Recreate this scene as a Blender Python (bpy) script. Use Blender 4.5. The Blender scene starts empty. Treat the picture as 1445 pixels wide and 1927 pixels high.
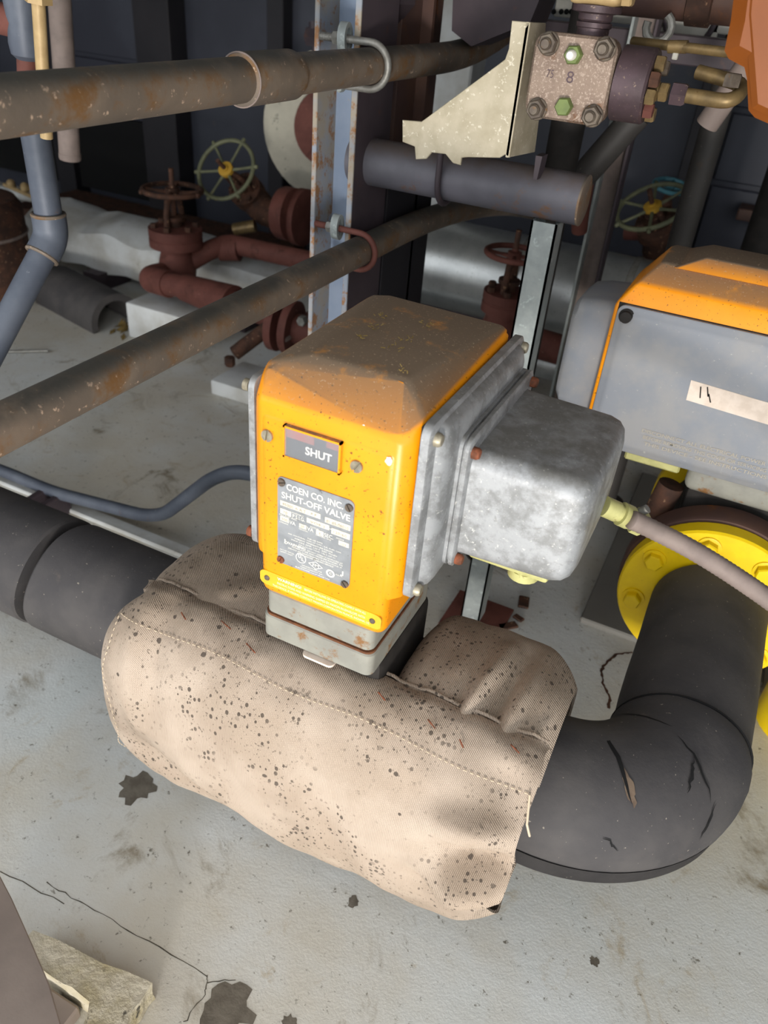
import bpy, bmesh, math, random
from mathutils import Vector, Matrix, noise
random.seed(7)
scene = bpy.context.scene
COL = scene.collection
R = math.radians

# ------------------------------------------------------------------ camera
YAW, PITCH, ROLL, FPX, CAMZ = R(23.2), R(34.7), R(5.37), 1460.0, 1.15
FWD = Vector((-math.sin(YAW)*math.cos(PITCH), math.cos(YAW)*math.cos(PITCH), -math.sin(PITCH)))
_r0 = Vector((math.cos(YAW), math.sin(YAW), 0)); _u0 = _r0.cross(FWD)
RGT = math.cos(ROLL)*_r0 + math.sin(ROLL)*_u0
UPV = -math.sin(ROLL)*_r0 + math.cos(ROLL)*_u0
CAM = Vector((0, 0, CAMZ))
cd = bpy.data.cameras.new('camera'); cam = bpy.data.objects.new('camera', cd); COL.objects.link(cam)
m = Matrix((RGT, UPV, -FWD)).transposed().to_4x4(); m.translation = CAM
cam.matrix_world = m
cd.sensor_fit = 'VERTICAL'; cd.sensor_height = 36.0; cd.sensor_width = 27.0
cd.lens = FPX*36.0/1927.0
cd.clip_start = 0.02; cd.clip_end = 60
cd.dof.use_dof = True; cd.dof.focus_distance = 0.95; cd.dof.aperture_fstop = 6.5
scene.camera = cam
# ------------------------------------------------------------------ light
scene.view_settings.view_transform = 'Standard'
scene.view_settings.look = 'None'
scene.view_settings.gamma = 1.0
scene.view_settings.use_curve_mapping = False
scene.view_settings.exposure = 0.05
w = bpy.data.worlds.new('sky'); scene.world = w; w.use_nodes = True
bg = w.node_tree.nodes['Background']
bg.inputs[0].default_value = (0.94, 0.97, 1.0, 1); bg.inputs[1].default_value = 1.85
# daylight pouring in low through the open side of the plant behind the photographer
ld = bpy.data.lights.new('doorway_daylight', 'AREA'); lo = bpy.data.objects.new('doorway_daylight', ld); COL.objects.link(lo)
ld.shape = 'RECTANGLE'; ld.size = 0.5; ld.size_y = 0.4; ld.energy = 94; ld.color = (1.0, 0.955, 0.90)
lo.location = (0.7, -2.3, 0.28)
lo.rotation_euler = (Vector((-0.25, 0.8, 0.75)) - Vector(lo.location)).to_track_quat('-Z', 'Y').to_euler()

# ------------------------------------------------------------------ helpers
def at(px, py, **k):
    """point of the place seen at photo pixel (px, py), on the plane x=, y= or z= given"""
    d = FWD*FPX + RGT*(px-722.5) - UPV*(py-963.5)
    (ax, v), = k.items(); i = 'xyz'.index(ax)
    return CAM + d*((v-CAM[i])/d[i])
V = Vector
X, Y, Z = V((1,0,0)), V((0,1,0)), V((0,0,1))
ORG = {}
def basis(axis):
    a = V(axis).normalized()
    t = Z if abs(a.z) < 0.9 else X
    u = a.cross(t).normalized(); v = a.cross(u).normalized()
    return a, u, v
def ring(bm, c, u, v, r, n, ph=0.0, r2=None):
    r2 = r if r2 is None else r2
    return [bm.verts.new(c + u*(r*math.cos(2*math.pi*i/n+ph)) + v*(r2*math.sin(2*math.pi*i/n+ph))) for i in range(n)]
def bridge(bm, a, b):
    n = len(a)
    for i in range(n): bm.faces.new((a[i], a[(i+1) % n], b[(i+1) % n], b[i]))
def NB(): return bmesh.new()
def tube(bm, pts, r, n=16, caps=True, closed=False):
    pts = [V(p) for p in pts]; k = len(pts)
    rr = r if isinstance(r, (list, tuple)) else [r]*k
    tg = []
    for i in range(k):
        a = pts[i-1] if (i > 0 or closed) else pts[0]
        b = pts[(i+1) % k] if (i < k-1 or closed) else pts[-1]
        tg.append((b-a).normalized())
    _, u, v = basis(tg[0]); rings = []
    for i in range(k):
        if i:
            q = tg[i-1].rotation_difference(tg[i]); u = q @ u; v = q @ v
        rings.append(ring(bm, pts[i], u, v, rr[i], n))
    for i in range(k-1): bridge(bm, rings[i], rings[i+1])
    if closed: bridge(bm, rings[-1], rings[0])
    elif caps:
        bm.faces.new(rings[0][::-1]); bm.faces.new(rings[-1])
    return bm
def cyl(bm, p0, p1, r, n=24, r2=None): return tube(bm, [p0, p1], [r, r if r2 is None else r2], n)
def lathe(bm, prof, o, axis=Z, n=28, closed=False):
    a, u, v = basis(axis); o = V(o); rings = []
    for r, h in prof: rings.append(ring(bm, o+a*h, u, v, max(r, 1e-5), n))
    for i in range(len(rings)-1): bridge(bm, rings[i], rings[i+1])
    if closed: bridge(bm, rings[-1], rings[0])
    else:
        bm.faces.new(rings[0][::-1]); bm.faces.new(rings[-1])
    return bm
def torus(bm, c, axis, R0, r, n=40, k=10):
    a, u, v = basis(axis); c = V(c)
    return lathe(bm, [(R0+r*math.cos(2*math.pi*j/k), r*math.sin(2*math.pi*j/k)) for j in range(k)], c, a, n, closed=True)
def box(bm, lo, hi, bev=0.0, seg=2, mat=None):
    lo, hi = V(lo), V(hi)
    r = bmesh.ops.create_cube(bm, size=1.0)
    vs = r['verts']
    for q in vs: q.co = V(((lo.x+hi.x)/2+q.co.x*(hi.x-lo.x), (lo.y+hi.y)/2+q.co.y*(hi.y-lo.y), (lo.z+hi.z)/2+q.co.z*(hi.z-lo.z)))
    if mat is not None:
        for q in vs: q.co = mat @ q.co
    if bev > 0:
        es = list({e for q in vs for e in q.link_edges})
        bmesh.ops.bevel(bm, geom=es, offset=bev, segments=seg, affect='EDGES', profile=0.5)
    return bm
def hull(bm, pts, bev=0.0, seg=2):
    b2 = bmesh.new()
    for p in pts: b2.verts.new(p)
    bmesh.ops.convex_hull(b2, input=b2.verts[:])
    bmesh.ops.dissolve_limit(b2, angle_limit=R(2), verts=b2.verts[:], edges=b2.edges[:])
    if bev: bmesh.ops.bevel(b2, geom=b2.edges[:], offset=bev, segments=seg, affect='EDGES', profile=0.5)
    me = bpy.data.meshes.new('tmp'); b2.to_mesh(me); b2.free(); bm.from_mesh(me); bpy.data.meshes.remove(me)
    return bm
def prism(bm, pts, d, bev=0.0):
    a = [bm.verts.new(V(p)) for p in pts]; b = [bm.verts.new(V(p)+V(d)) for p in pts]
    f1 = bm.faces.new(a); f2 = bm.faces.new(b[::-1]); n = len(a); fs = [f1, f2]
    for i in range(n): fs.append(bm.faces.new((a[(i+1) % n], a[i], b[i], b[(i+1) % n])))
    bmesh.ops.recalc_face_normals(bm, faces=fs)
    if bev:
        es = list(f1.edges)+list(f2.edges)
        bmesh.ops.bevel(bm, geom=es, offset=bev, segments=1, affect='EDGES', profile=0.5)
    return bm
def rrect(c, u, v, a, b, r, k=5):
    out = []
    for sx, sy, s in ((1,1,0),(-1,1,1),(-1,-1,2),(1,-1,3)):
        for j in range(k+1):
            t = (s+j/k)*math.pi/2
            out.append(V(c)+V(u)*(sx*(a-r)+r*math.cos(t))+V(v)*(sy*(b-r)+r*math.sin(t)))
    return out
def loft(bm, loops, caps=True):
    rs = [[bm.verts.new(p) for p in L] for L in loops]
    for i in range(len(rs)-1): bridge(bm, rs[i], rs[i+1])
    if caps: bm.faces.new(rs[0][::-1]); bm.faces.new(rs[-1])
    return bm
def hexbolt(bm, c, axis, af, h, ph=0.0):
    a, u, v = basis(axis); c = V(c); rr = af/math.sqrt(3)
    rings = [ring(bm, c+a*z, u, v, rr*s, 6, ph) for z, s in ((0,1),(h*0.82,1),(h,0.86))]
    bridge(bm, rings[0], rings[1]); bridge(bm, rings[1], rings[2]); bm.faces.new(rings[0][::-1]); bm.faces.new(rings[2])
    return bm
def finish(bm, o_name, angle=35):
    bmesh.ops.recalc_face_normals(bm, faces=bm.faces[:])
    me = bpy.data.meshes.new(o_name); bm.to_mesh(me); bm.free()
    for p in me.polygons: p.use_smooth = True
    me.set_sharp_from_angle(angle=R(angle))
    return me
def tag(o, label=None, cat=None, group=None, kind=None):
    if label: o['label'] = label
    if cat: o['category'] = cat
    if group: o['group'] = group
    if kind: o['kind'] = kind
    return o
def obj(name, bm, mat, parent=None, label=None, cat=None, group=None, kind=None, angle=35, local=False):
    """link ONE mesh object; coordinates in bm are world coordinates unless local"""
    if parent is None:
        cs = [q.co for q in bm.verts]
        org = V(((min(c.x for c in cs)+max(c.x for c in cs))/2, (min(c.y for c in cs)+max(c.y for c in cs))/2, min(c.z for c in cs)))
    else: org = V(ORG[parent.name])
    if not local: bmesh.ops.translate(bm, verts=bm.verts[:], vec=-org)
    me = finish(bm, name, angle); o = bpy.data.objects.new(name, me); COL.objects.link(o)
    if parent is None: o.location = org
    else: o.parent = parent
    ORG[o.name] = tuple(org)
    if mat: me.materials.append(mat)
    return tag(o, label, cat, group, kind)
def thing(name, label, cat, loc=(0,0,0), group=None, kind=None):
    o = bpy.data.objects.new(name, None); COL.objects.link(o); o.location = loc
    o.empty_display_size = 0.03
    ORG[o.name] = tuple(loc)
    return tag(o, label, cat, group, kind)
def copies(name, src, mats, parent):
    """more objects sharing src's mesh, moved by each matrix offset"""
    out = []
    for d in mats:
        c = src.copy(); COL.objects.link(c); c.name = name; c.parent = parent
        c.location = V(src.location)+V(d); ORG[c.name] = ORG[src.name]; out.append(c)
    return out
def text_bm(s, o, u, v, w=None, h=None, align='L', bold=0.0, d=0.0004):
    """flat lettering at o, running along u, rising along v, fitted to width w / cap height h"""
    cu = bpy.data.curves.new('t', 'FONT'); cu.body = s; cu.size = 1.0; cu.offset = bold; cu.resolution_u = 3
    ob = bpy.data.objects.new('t', cu); COL.objects.link(ob)
    dg = bpy.context.evaluated_depsgraph_get(); me = bpy.data.meshes.new_from_object(ob.evaluated_get(dg))
    bpy.data.objects.remove(ob); bpy.data.curves.remove(cu)
    bm = bmesh.new(); bm.from_mesh(me); bpy.data.meshes.remove(me)
    xs = [q.co.x for q in bm.verts]; ys = [q.co.y for q in bm.verts]
    x0, x1, y0, y1 = min(xs), max(xs), min(ys), max(ys)
    sy = h/(y1-y0); sx = w/(x1-x0) if w else sy
    u, v = V(u).normalized(), V(v).normalized(); nrm = u.cross(v)
    for q in bm.verts:
        a = (q.co.x-x0)*sx; b = (q.co.y-y0)*sy
        if align == 'C': a -= (x1-x0)*sx/2
        q.co = V(o)+u*a+v*b+nrm*d
    return bm
def join(bms):
    out = bmesh.new()
    for b in bms:
        me = bpy.data.meshes.new('j'); b.to_mesh(me); b.free(); out.from_mesh(me); bpy.data.meshes.remove(me)
    return out
def arc(c, u, v, r, a0, a1, n=8):
    return [V(c)+V(u)*(r*math.cos(R(a0+(a1-a0)*i/n)))+V(v)*(r*math.sin(R(a0+(a1-a0)*i/n))) for i in range(n+1)]
def smooth_path(pts, rad, n=6):
    """polyline with its corners rounded to about rad"""
    pts = [V(p) for p in pts]; out = [pts[0]]
    for i in range(1, len(pts)-1):
        a, b, c = pts[i-1], pts[i], pts[i+1]
        d1, d2 = (a-b), (c-b); t = min(rad, d1.length*0.48, d2.length*0.48)
        p, q = b+d1.normalized()*t, b+d2.normalized()*t
        for j in range(n+1):
            s = j/n; out.append(p*(1-s)**2+b*2*s*(1-s)+q*s*s)
    out.append(pts[-1]); return out

# ------------------------------------------------------------------ materials
def lin(c):
    return tuple(((x/12.92) if x <= 0.04045 else ((x+0.055)/1.055)**2.4) for x in c)
def hexc(h): return lin(tuple(int(h[i:i+2], 16)/255 for i in (0, 2, 4)))
class NT:
    def __init__(s, name):
        s.m = bpy.data.materials.new(name); s.m.use_nodes = True; s.t = s.m.node_tree
        s.p = s.t.nodes['Principled BSDF']; s.tc = s.t.nodes.new('ShaderNodeTexCoord').outputs['Object']
    def n(s, ty, **k):
        q = s.t.nodes.new(ty)
        for a, b in k.items(): setattr(q, a, b)
        return q
    def link(s, a, b): s.t.links.new(a, b)
    def noise(s, scale, detail=4, rough=0.6, vec=None, dist=0.0):
        q = s.n('ShaderNodeTexNoise'); q.inputs['Scale'].default_value = scale; q.inputs['Detail'].default_value = detail
        q.inputs['Roughness'].default_value = rough; q.inputs['Distortion'].default_value = dist
        s.link(vec or s.tc, q.inputs['Vector']); return q.outputs['Fac']
    def ramp(s, f, lo, hi):
        q = s.n('ShaderNodeMapRange', interpolation_type='SMOOTHSTEP'); q.inputs['From Min'].default_value = lo; q.inputs['From Max'].default_value = hi
        s.link(f, q.inputs['Value']); return q.outputs['Result']
    def math(s, op, a, b):
        q = s.n('ShaderNodeMath', operation=op)
        for i, x in enumerate((a, b)):
            if isinstance(x, (int, float)): q.inputs[i].default_value = x
            else: s.link(x, q.inputs[i])
        return q.outputs[0]
    def mix(s, f, a, b):
        q = s.n('ShaderNodeMix', data_type='RGBA')
        for i, x in ((0, f), (6, a), (7, b)):
            if isinstance(x, (int, float)): q.inputs[i].default_value = x
            elif isinstance(x, tuple): q.inputs[i].default_value = (*x, 1)
            else: s.link(x, q.inputs[i])
        return q.outputs[2]
    def mapping(s, scale, rot=(0,0,0)):
        q = s.n('ShaderNodeMapping'); q.inputs['Scale'].default_value = scale; q.inputs['Rotation'].default_value = rot
        s.link(s.tc, q.inputs['Vector']); return q.outputs[0]
    def bump(s, h, strength, dist=0.002, prev=None):
        q = s.n('ShaderNodeBump'); q.inputs['Strength'].default_value = strength; q.inputs['Distance'].default_value = dist
        s.link(h, q.inputs['Height'])
        if prev: s.link(prev, q.inputs['Normal'])
        return q.outputs[0]
    def up(s):
        g = s.n('ShaderNodeNewGeometry'); x = s.n('ShaderNodeSeparateXYZ'); s.link(g.outputs['Normal'], x.inputs[0]); return x.outputs[2]
    def done(s, col, rough=0.6, metal=0.0, nrm=None, spec=0.5):
        if isinstance(col, tuple): s.p.inputs['Base Color'].default_value = (*col, 1)
        else: s.link(col, s.p.inputs['Base Color'])
        if isinstance(rough, (int, float)): s.p.inputs['Roughness'].default_value = rough
        else: s.link(rough, s.p.inputs['Roughness'])
        s.p.inputs['Metallic'].default_value = metal; s.p.inputs['Specular IOR Level'].default_value = spec
        if nrm: s.link(nrm, s.p.inputs['Normal'])
        return s.m
def mk(name, a, b=None, sc=18, rough=0.6, metal=0.0, spot=None, rust=None, dust_shade=None, bump=0.15, bsc=90, bdist=0.002, spec=0.4):
    """worn surface: two tones a/b, fine specks spot=(hex, lo, hi, scale), rust=(hex, lo, hi, scale), settled dirt and painted top shade as dust=(hex, amount)"""
    t = NT(name); c = hexc(a)
    if b: c = t.mix(t.ramp(t.noise(sc), 0.35, 0.66), hexc(a), hexc(b))
    if rust: c = t.mix(t.ramp(t.noise(rust[3], 6, 0.7), rust[1], rust[2]), c, hexc(rust[0]))
    if spot: c = t.mix(t.ramp(t.noise(spot[3], 3, 0.6), spot[1], spot[2]), c, hexc(spot[0]))
    if dust_shade:
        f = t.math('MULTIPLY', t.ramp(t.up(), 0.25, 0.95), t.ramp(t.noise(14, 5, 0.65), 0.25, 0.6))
        c = t.mix(t.math('MULTIPLY', f, dust_shade[1]), c, hexc(dust_shade[0]))
    nr = t.bump(t.noise(bsc, 4, 0.65), bump, bdist) if bump else None
    return t.done(c, rough, metal, nr, spec)
MT = {}
# painted concrete floor
t = NT('painted_concrete')
c = t.mix(t.ramp(t.noise(1.7, 5, 0.6), 0.36, 0.66), hexc('D0D3D2'), hexc('C2BCAE'))
c = t.mix(t.ramp(t.noise(5.5, 6, 0.7, dist=0.6), 0.57, 0.72), c, hexc('8E8472'))
c = t.mix(t.ramp(t.noise(2.6, 4, 0.6, dist=0.4), 0.56, 0.75), c, hexc('C9CDCB'))
c = t.mix(t.ramp(t.noise(75, 4, 0.7), 0.61, 0.72), c, hexc('6F6A5F'))
c = t.mix(t.math('MULTIPLY', t.ramp(t.noise(7, 7, 0.75, dist=1.6), 0.56, 0.72), 0.6), c, hexc('A08C66'))
nn = t.bump(t.noise(30, 8, 0.7), 0.28, 0.004); nn = t.bump(t.noise(240, 3, 0.6), 0.2, 0.001, nn)
MT['floor'] = t.done(c, t.ramp(t.noise(9), -0.4, 1.3), 0, nn, 0.35)
# orange enamel with settled brown dust
t = NT('orange_enamel')
c = t.mix(t.ramp(t.noise(9), 0.3, 0.7), hexc('F39A05'), hexc('E88D00'))
c = t.mix(t.ramp(t.noise(300, 2, 0.5), 0.66, 0.72), c, hexc('7A4E14'))
f = t.math('MULTIPLY', t.ramp(t.up(), 0.55, 0.93), t.ramp(t.noise(9, 6, 0.7), 0.24, 0.46))
c = t.mix(t.math('MULTIPLY', f, 0.97), c, hexc('6C5F50'))
f2 = t.math('MULTIPLY', t.ramp(t.up(), 0.5, 0.9), t.ramp(t.noise(330, 3, 0.7), 0.62, 0.7))
c = t.mix(f2, c, hexc('B9A184'))
MT['orange'] = t.done(c, t.math('ADD', 0.36, t.math('MULTIPLY', f, 0.5)), 0, t.bump(t.noise(160, 4, 0.6), 0.12, 0.001), 0.45)
# cast aluminium: mottled pale grey
t = NT('cast_aluminium')
c = t.mix(t.ramp(t.noise(34, 6, 0.7), 0.38, 0.6), hexc('808181'), hexc('A0A2A4'))
c = t.mix(t.ramp(t.noise(190, 4, 0.75), 0.6, 0.7), c, hexc('C9C8C4'))
c = t.mix(t.math('MULTIPLY', t.ramp(t.noise(95, 6, 0.8, dist=0.8), 0.6, 0.66), 0.55), c, hexc('74736F'))
f = t.math('MULTIPLY', t.ramp(t.up(), 0.35, 0.95), t.ramp(t.noise(26, 5, 0.7), 0.3, 0.6))
c = t.mix(t.math('MULTIPLY', f, 0.55), c, hexc('6C6860'))
MT['alu'] = t.done(c, 0.55, 0.35, t.bump(t.noise(210, 4, 0.7), 0.25, 0.001), 0.5)
t = NT('grey_paint')
c = t.mix(t.ramp(t.noise(16, 4, 0.6), 0.35, 0.65), hexc('7F838A'), hexc('8B8B8C'))
c = t.mix(t.ramp(t.noise(120, 5, 0.8), 0.63, 0.7), c, hexc('B4B2AC'))
MT['greypaint'] = t.done(c, 0.6, 0.1, t.bump(t.noise(150), 0.15, 0.001), 0.4)
# black foam pipe insulation
MT['foam'] = mk('black_foam_insulation', '403E3F', '4E4B4A', 9, 0.72, 0, spot=('8B8478', 0.69, 0.74, 190), rust=('57504C', 0.6, 0.8, 24), bump=0.2, bsc=130, spec=0.3)
MT['foam_raw'] = mk('raw_brown_foam', '6F5F50', '5A4B3F', 60, 0.9)
MT['stub'] = mk('grey_purple_painted_stub', '66646C', '59585F', 12, 0.5, 0.05, rust=('6E5038', 0.58, 0.7, 16), dust_shade=('5A4C42', 0.7), bump=0.15)
MT['darkpipe'] = mk('dark_grey_pipe', '45423F', '3B3836', 8, 0.6, 0.1, spot=('6E6860', 0.66, 0.76, 90), rust=('5A4634', 0.6, 0.75, 14), bump=0.2)
MT['black'] = mk('black_gap', '0B0B0C', None, rough=0.9, bump=0)
# canvas blanket
t = NT('canvas_fabric')
c = t.mix(t.ramp(t.noise(7, 4, 0.6), 0.35, 0.66), hexc('B8A898'), hexc('A69584'))
c = t.mix(t.math('MULTIPLY', t.ramp(t.noise(4.2, 4, 0.6, dist=0.5), 0.5, 0.72), 0.75), c, hexc('85786A'))
f = t.math('MULTIPLY', t.ramp(t.up(), 0.35, 0.98), t.ramp(t.noise(9, 5, 0.65), 0.25, 0.6))
c = t.mix(t.math('MULTIPLY', f, 0.5), c, hexc('6E5F4F'))
vo = t.n('ShaderNodeTexVoronoi'); vo.inputs['Scale'].default_value = 135; t.link(t.mapping((1, 1, 0.75)), vo.inputs['Vector'])
def rnd(v_):
    q_ = t.n('ShaderNodeSeparateColor'); t.link(v_.outputs['Color'], q_.inputs[0]); return q_.outputs[0]
sp = t.math('SUBTRACT', 1.0, t.ramp(t.math('ADD', t.math('ADD', vo.outputs['Distance'], t.math('MULTIPLY', t.noise(60, 3, 0.6), 0.30)), t.math('MULTIPLY', rnd(vo), 0.30)), 0.47, 0.50))
gate = t.math('MULTIPLY', t.ramp(t.noise(6.5, 5, 0.6), 0.42, 0.56), t.ramp(t.up(), -0.8, 0.0))
vo2 = t.n('ShaderNodeTexVoronoi'); vo2.inputs['Scale'].default_value = 48; t.link(t.tc, vo2.inputs['Vector'])
sp2 = t.math('SUBTRACT', 1.0, t.ramp(t.math('ADD', vo2.outputs['Distance'], t.math('MULTIPLY', t.noise(90, 3, 0.6), 0.4)), 0.33, 0.35))
gate2 = t.math('MULTIPLY', t.ramp(t.noise(8, 3, 0.6), 0.46, 0.56), t.ramp(t.up(), -0.5, 0.2))
c = t.mix(t.math('MULTIPLY', t.math('MULTIPLY', sp, gate), 0.85), c, hexc('453D36'))
c = t.mix(t.math('MULTIPLY', t.ramp(t.noise(260, 2, 0.5), 0.64, 0.68), t.math('MULTIPLY', gate, 0.7)), c, hexc('50473F'))
c = t.mix(t.math('MULTIPLY', t.math('MULTIPLY', sp2, gate2), 0.85), c, hexc('443C36'))
wv = t.n('ShaderNodeTexWave', wave_type='BANDS', bands_direction='DIAGONAL'); wv.inputs['Scale'].default_value = 190; t.link(t.tc, wv.inputs['Vector'])
wv2 = t.n('ShaderNodeTexWave', wave_type='BANDS', bands_direction='X'); wv2.inputs['Scale'].default_value = 150; t.link(t.tc, wv2.inputs['Vector'])
nn = t.bump(t.math('ADD', wv.outputs['Fac'], wv2.outputs['Fac']), 0.5, 0.0012); nn = t.bump(t.noise(22, 4, 0.6), 0.3, 0.004, nn)
MT['canvas'] = t.done(c, 0.88, 0, nn, 0.25)
MT['thread'] = mk('stitch_thread', 'C9B79E', None, rough=0.9, bump=0)
# steels and pipes
MT['blackpipe'] = mk('dusty_pipe_shaded_top', '665C52', '7A6C5E', 9, 0.58, 0.1, spot=('B8A08A', 0.63, 0.72, 110), rust=('735331', 0.48, 0.68, 17), dust_shade=('454440', 0.95), bump=0.25, bsc=70)  # darker grey on the upper side is shade painted into the colour
MT['bluepipe'] = mk('blue_grey_painted_pipe', '5A606B', '4C525E', 15, 0.5, 0.1, rust=('6A5548', 0.64, 0.74, 28), spot=('9DA2A8', 0.7, 0.78, 90), bump=0.15)
MT['bluesteel'] = mk('blue_grey_column_paint', '8A97AB', '7C8CA3', 8, 0.5, 0.05, rust=('A89678', 0.62, 0.72, 26), bump=0.12)
MT['rusty_edge'] = mk('rusty_column_paint', '868E9A', '968C7C', 16, 0.6, 0.05, rust=('8A6340', 0.5, 0.62, 36), bump=0.2)
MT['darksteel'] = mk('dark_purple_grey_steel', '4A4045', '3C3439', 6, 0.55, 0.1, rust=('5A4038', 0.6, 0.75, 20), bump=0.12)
MT['brownsteel'] = mk('brown_painted_beam', '4E3A36', '5A4136', 10, 0.55, 0.05, rust=('7A4A24', 0.58, 0.72, 14), bump=0.15)
MT['galv'] = mk('galvanised_steel', '9DA3A1', '8B9291', 26, 0.5, 0.2, spot=('AEB6B4', 0.6, 0.7, 60), bump=0.12)
MT['zinc'] = mk('grey_zinc_fastener', '8E8D88', '77756F', 60, 0.5, 0.5, bump=0.15, bsc=300)
MT['oxide'] = mk('red_oxide_primer', '6E4138', '5C342C', 12, 0.75, 0.0, rust=('4A2A20', 0.56, 0.72, 22), spot=('8C6555', 0.68, 0.76, 90), bump=0.2)
MT['rustydark'] = mk('dark_rusty_iron', '55382A', '3C2A22', 30, 0.85, 0.1, spot=('8A6A52', 0.62, 0.7, 80), bump=0.35, bsc=60)
MT['olive'] = mk('olive_green_handwheel', '66684F', '555844', 30, 0.6, 0, rust=('7A6A45', 0.6, 0.7, 40), bump=0.1)
MT['brass'] = mk('tarnished_brass', '8C7650', '726042', 40, 0.45, 0.45, rust=('6E5230', 0.6, 0.7, 60), bump=0.1)
MT['yellowhub'] = mk('ochre_hub_paint', 'B08A2E', None, rough=0.6, bump=0.1)
MT['white_lag'] = mk('white_jacket_cladding', 'C8CBCB', 'A9A7A0', 5, 0.5, 0.0, rust=('8C8478', 0.6, 0.75, 8), bump=0.2, bsc=12, bdist=0.01)
MT['white_ring'] = mk('white_calcium_silicate', 'BDB9A9', 'AAA698', 8, 0.85, 0, spot=('8F8C80', 0.62, 0.72, 40), bump=0.2)
MT['bright_alu'] = mk('aluminium_cladding', 'B9BCBB', 'A5A8A8', 9, 0.33, 0.75, spot=('8E8E8A', 0.6, 0.75, 130), bump=0.12)
MT['casing'] = mk('dark_blue_grey_casing', '3D404A', '343640', 2.2, 0.5, 0.05, rust=('56504C', 0.62, 0.8, 6), bump=0.08)
MT['casing_dark'] = mk('near_black_casing', '201F24', '29272B', 3, 0.6, 0.05, bump=0.05)
MT['roof'] = mk('weathered_roof_sheet', '77756F', '6A6762', 2, 0.8, bump=0.1)
MT['yellow'] = mk('yellow_flange_paint', 'EECB08', 'E2BE08', 14, 0.42, 0, rust=('7A6A1E', 0.68, 0.75, 40), spot=('6B5C14', 0.72, 0.78, 150), bump=0.15)
MT['hose'] = mk('grey_flexible_conduit', '84766F', '776A64', 30, 0.7, 0, bump=0.1)
MT['connector'] = mk('pale_yellow_green_fitting', 'B9B67A', 'A5A26A', 40, 0.5, 0.05, rust=('8A7C50', 0.6, 0.7, 70), bump=0.1)
MT['greenbolt'] = mk('green_painted_bolt', '6E7D45', '5F6D3C', 60, 0.5, 0, bump=0.1)
MT['plate'] = mk('cream_zinc_bracket', 'BAB09A', 'A69C84', 22, 0.55, 0.12, spot=('CFC8B4', 0.6, 0.7, 160), rust=('8A7A5C', 0.62, 0.75, 12), bump=0.15)
MT['pumpblock'] = mk('bronze_speckled_iron', '8A786A', '7A685C', 26, 0.5, 0.4, spot=('A39284', 0.52, 0.64, 420), rust=('6A4A34', 0.52, 0.66, 22), bump=0.2, bsc=180)
MT['pumpdark'] = mk('dark_bronze_casting', '544449', '473A3D', 20, 0.5, 0.3, spot=('7C6A5E', 0.62, 0.72, 220), bump=0.2)
MT['dullbolt'] = mk('dull_bronze_bolt', '6E6458', '5A5048', 80, 0.5, 0.4, rust=('7A5A38', 0.58, 0.68, 60), bump=0.15)
MT['rustbolt'] = mk('rusty_screw', '8A4E34', '5E3826', 120, 0.8, 0.1, bump=0.3, bsc=300)
MT['screw'] = mk('dull_plated_screw', 'A49C88', '8C8472', 150, 0.45, 0.5, bump=0.1)
MT['nameplate'] = mk('etched_nameplate', '8E9194', '808386', 60, 0.65, 0.1, spot=('5C5C58', 0.66, 0.74, 160), bump=0.1)
MT['ink'] = mk('pale_print', 'E9E6DC', None, rough=0.6, bump=0)
MT['field'] = mk('pale_field', 'D8D3C6', 'C6C0B2', 200, 0.6, bump=0)
MT['faint'] = mk('faint_stamp', 'A79F90', None, rough=0.6, bump=0)
MT['warn'] = mk('yellow_warning_label', 'DDAE2A', 'D6A524', 30, 0.5, bump=0.05)
MT['warnink'] = mk('cream_print', 'FBF2C8', None, rough=0.6, bump=0)
MT['windowdark'] = mk('dark_indicator', '2C2D33', '3A3A42', 40, 0.35, bump=0.05)
MT['windowred'] = mk('red_indicator', '8A3A34', '7A4A48', 60, 0.5, bump=0)
MT['basepaint'] = mk('chipped_grey_paint', '8F8E84', '83827A', 24, 0.6, 0.05, rust=('7E5A36', 0.54, 0.66, 34), bump=0.2)
MT['gasket'] = mk('rusty_gasket', '6E4428', '50301C', 60, 0.9, bump=0.3)
MT['iron'] = mk('black_cast_iron', '2B2724', '1F1C1A', 30, 0.8, 0.1, bump=0.3)
MT['orangecap'] = mk('orange_plastic', '84481A', '7A4218', 8, 0.25, 0, bump=0.05)
MT['cream'] = mk('cream_casting', 'B89E72', 'A68C62', 30, 0.5, 0.1, spot=('8C7448', 0.66, 0.74, 90), bump=0.15)
MT['white'] = mk('off_white_panel', 'B9B7AE', 'A9A79E', 20, 0.6, bump=0.05)
MT['sticker'] = mk('worn_white_sticker', 'DCCDBF', 'CFBFB0', 60, 0.7, spot=('5A4C42', 0.73, 0.76, 70), bump=0.1)
MT['teal'] = mk('teal_handwheel', '4E8C9A', '44707C', 30, 0.5, bump=0.1)
MT['browndark'] = mk('brown_painted_plate', '8C7F76', '7E726A', 9, 0.5, 0.05, spot=('8C7660', 0.72, 0.78, 130), rust=('5E3E2A', 0.64, 0.74, 16), bump=0.1)
MT['kerb'] = mk('weathered_concrete_kerb', 'BDB5A2', 'A39878', 14, 0.9, 0, rust=('B59A62', 0.55, 0.7, 9), spot=('4E4A40', 0.62, 0.7, 40), bump=0.7, bsc=45, bdist=0.006)
MT['chip'] = mk('bare_brown_concrete', '6E675C', '5C554B', 40, 0.95, spot=('B8B2A4', 0.7, 0.76, 60), bump=0.4)
MT['crack'] = mk('dirt_line', '5E584C', '3E3A32', 60, 0.95, bump=0)
MT['leaf'] = mk('dry_leaf', '8A7440', '6E5A30', 40, 0.9, bump=0.1)
MT['glass'] = None
t = NT('indicator_glass'); t.p.inputs['Transmission Weight'].default_value = 0.0
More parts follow.
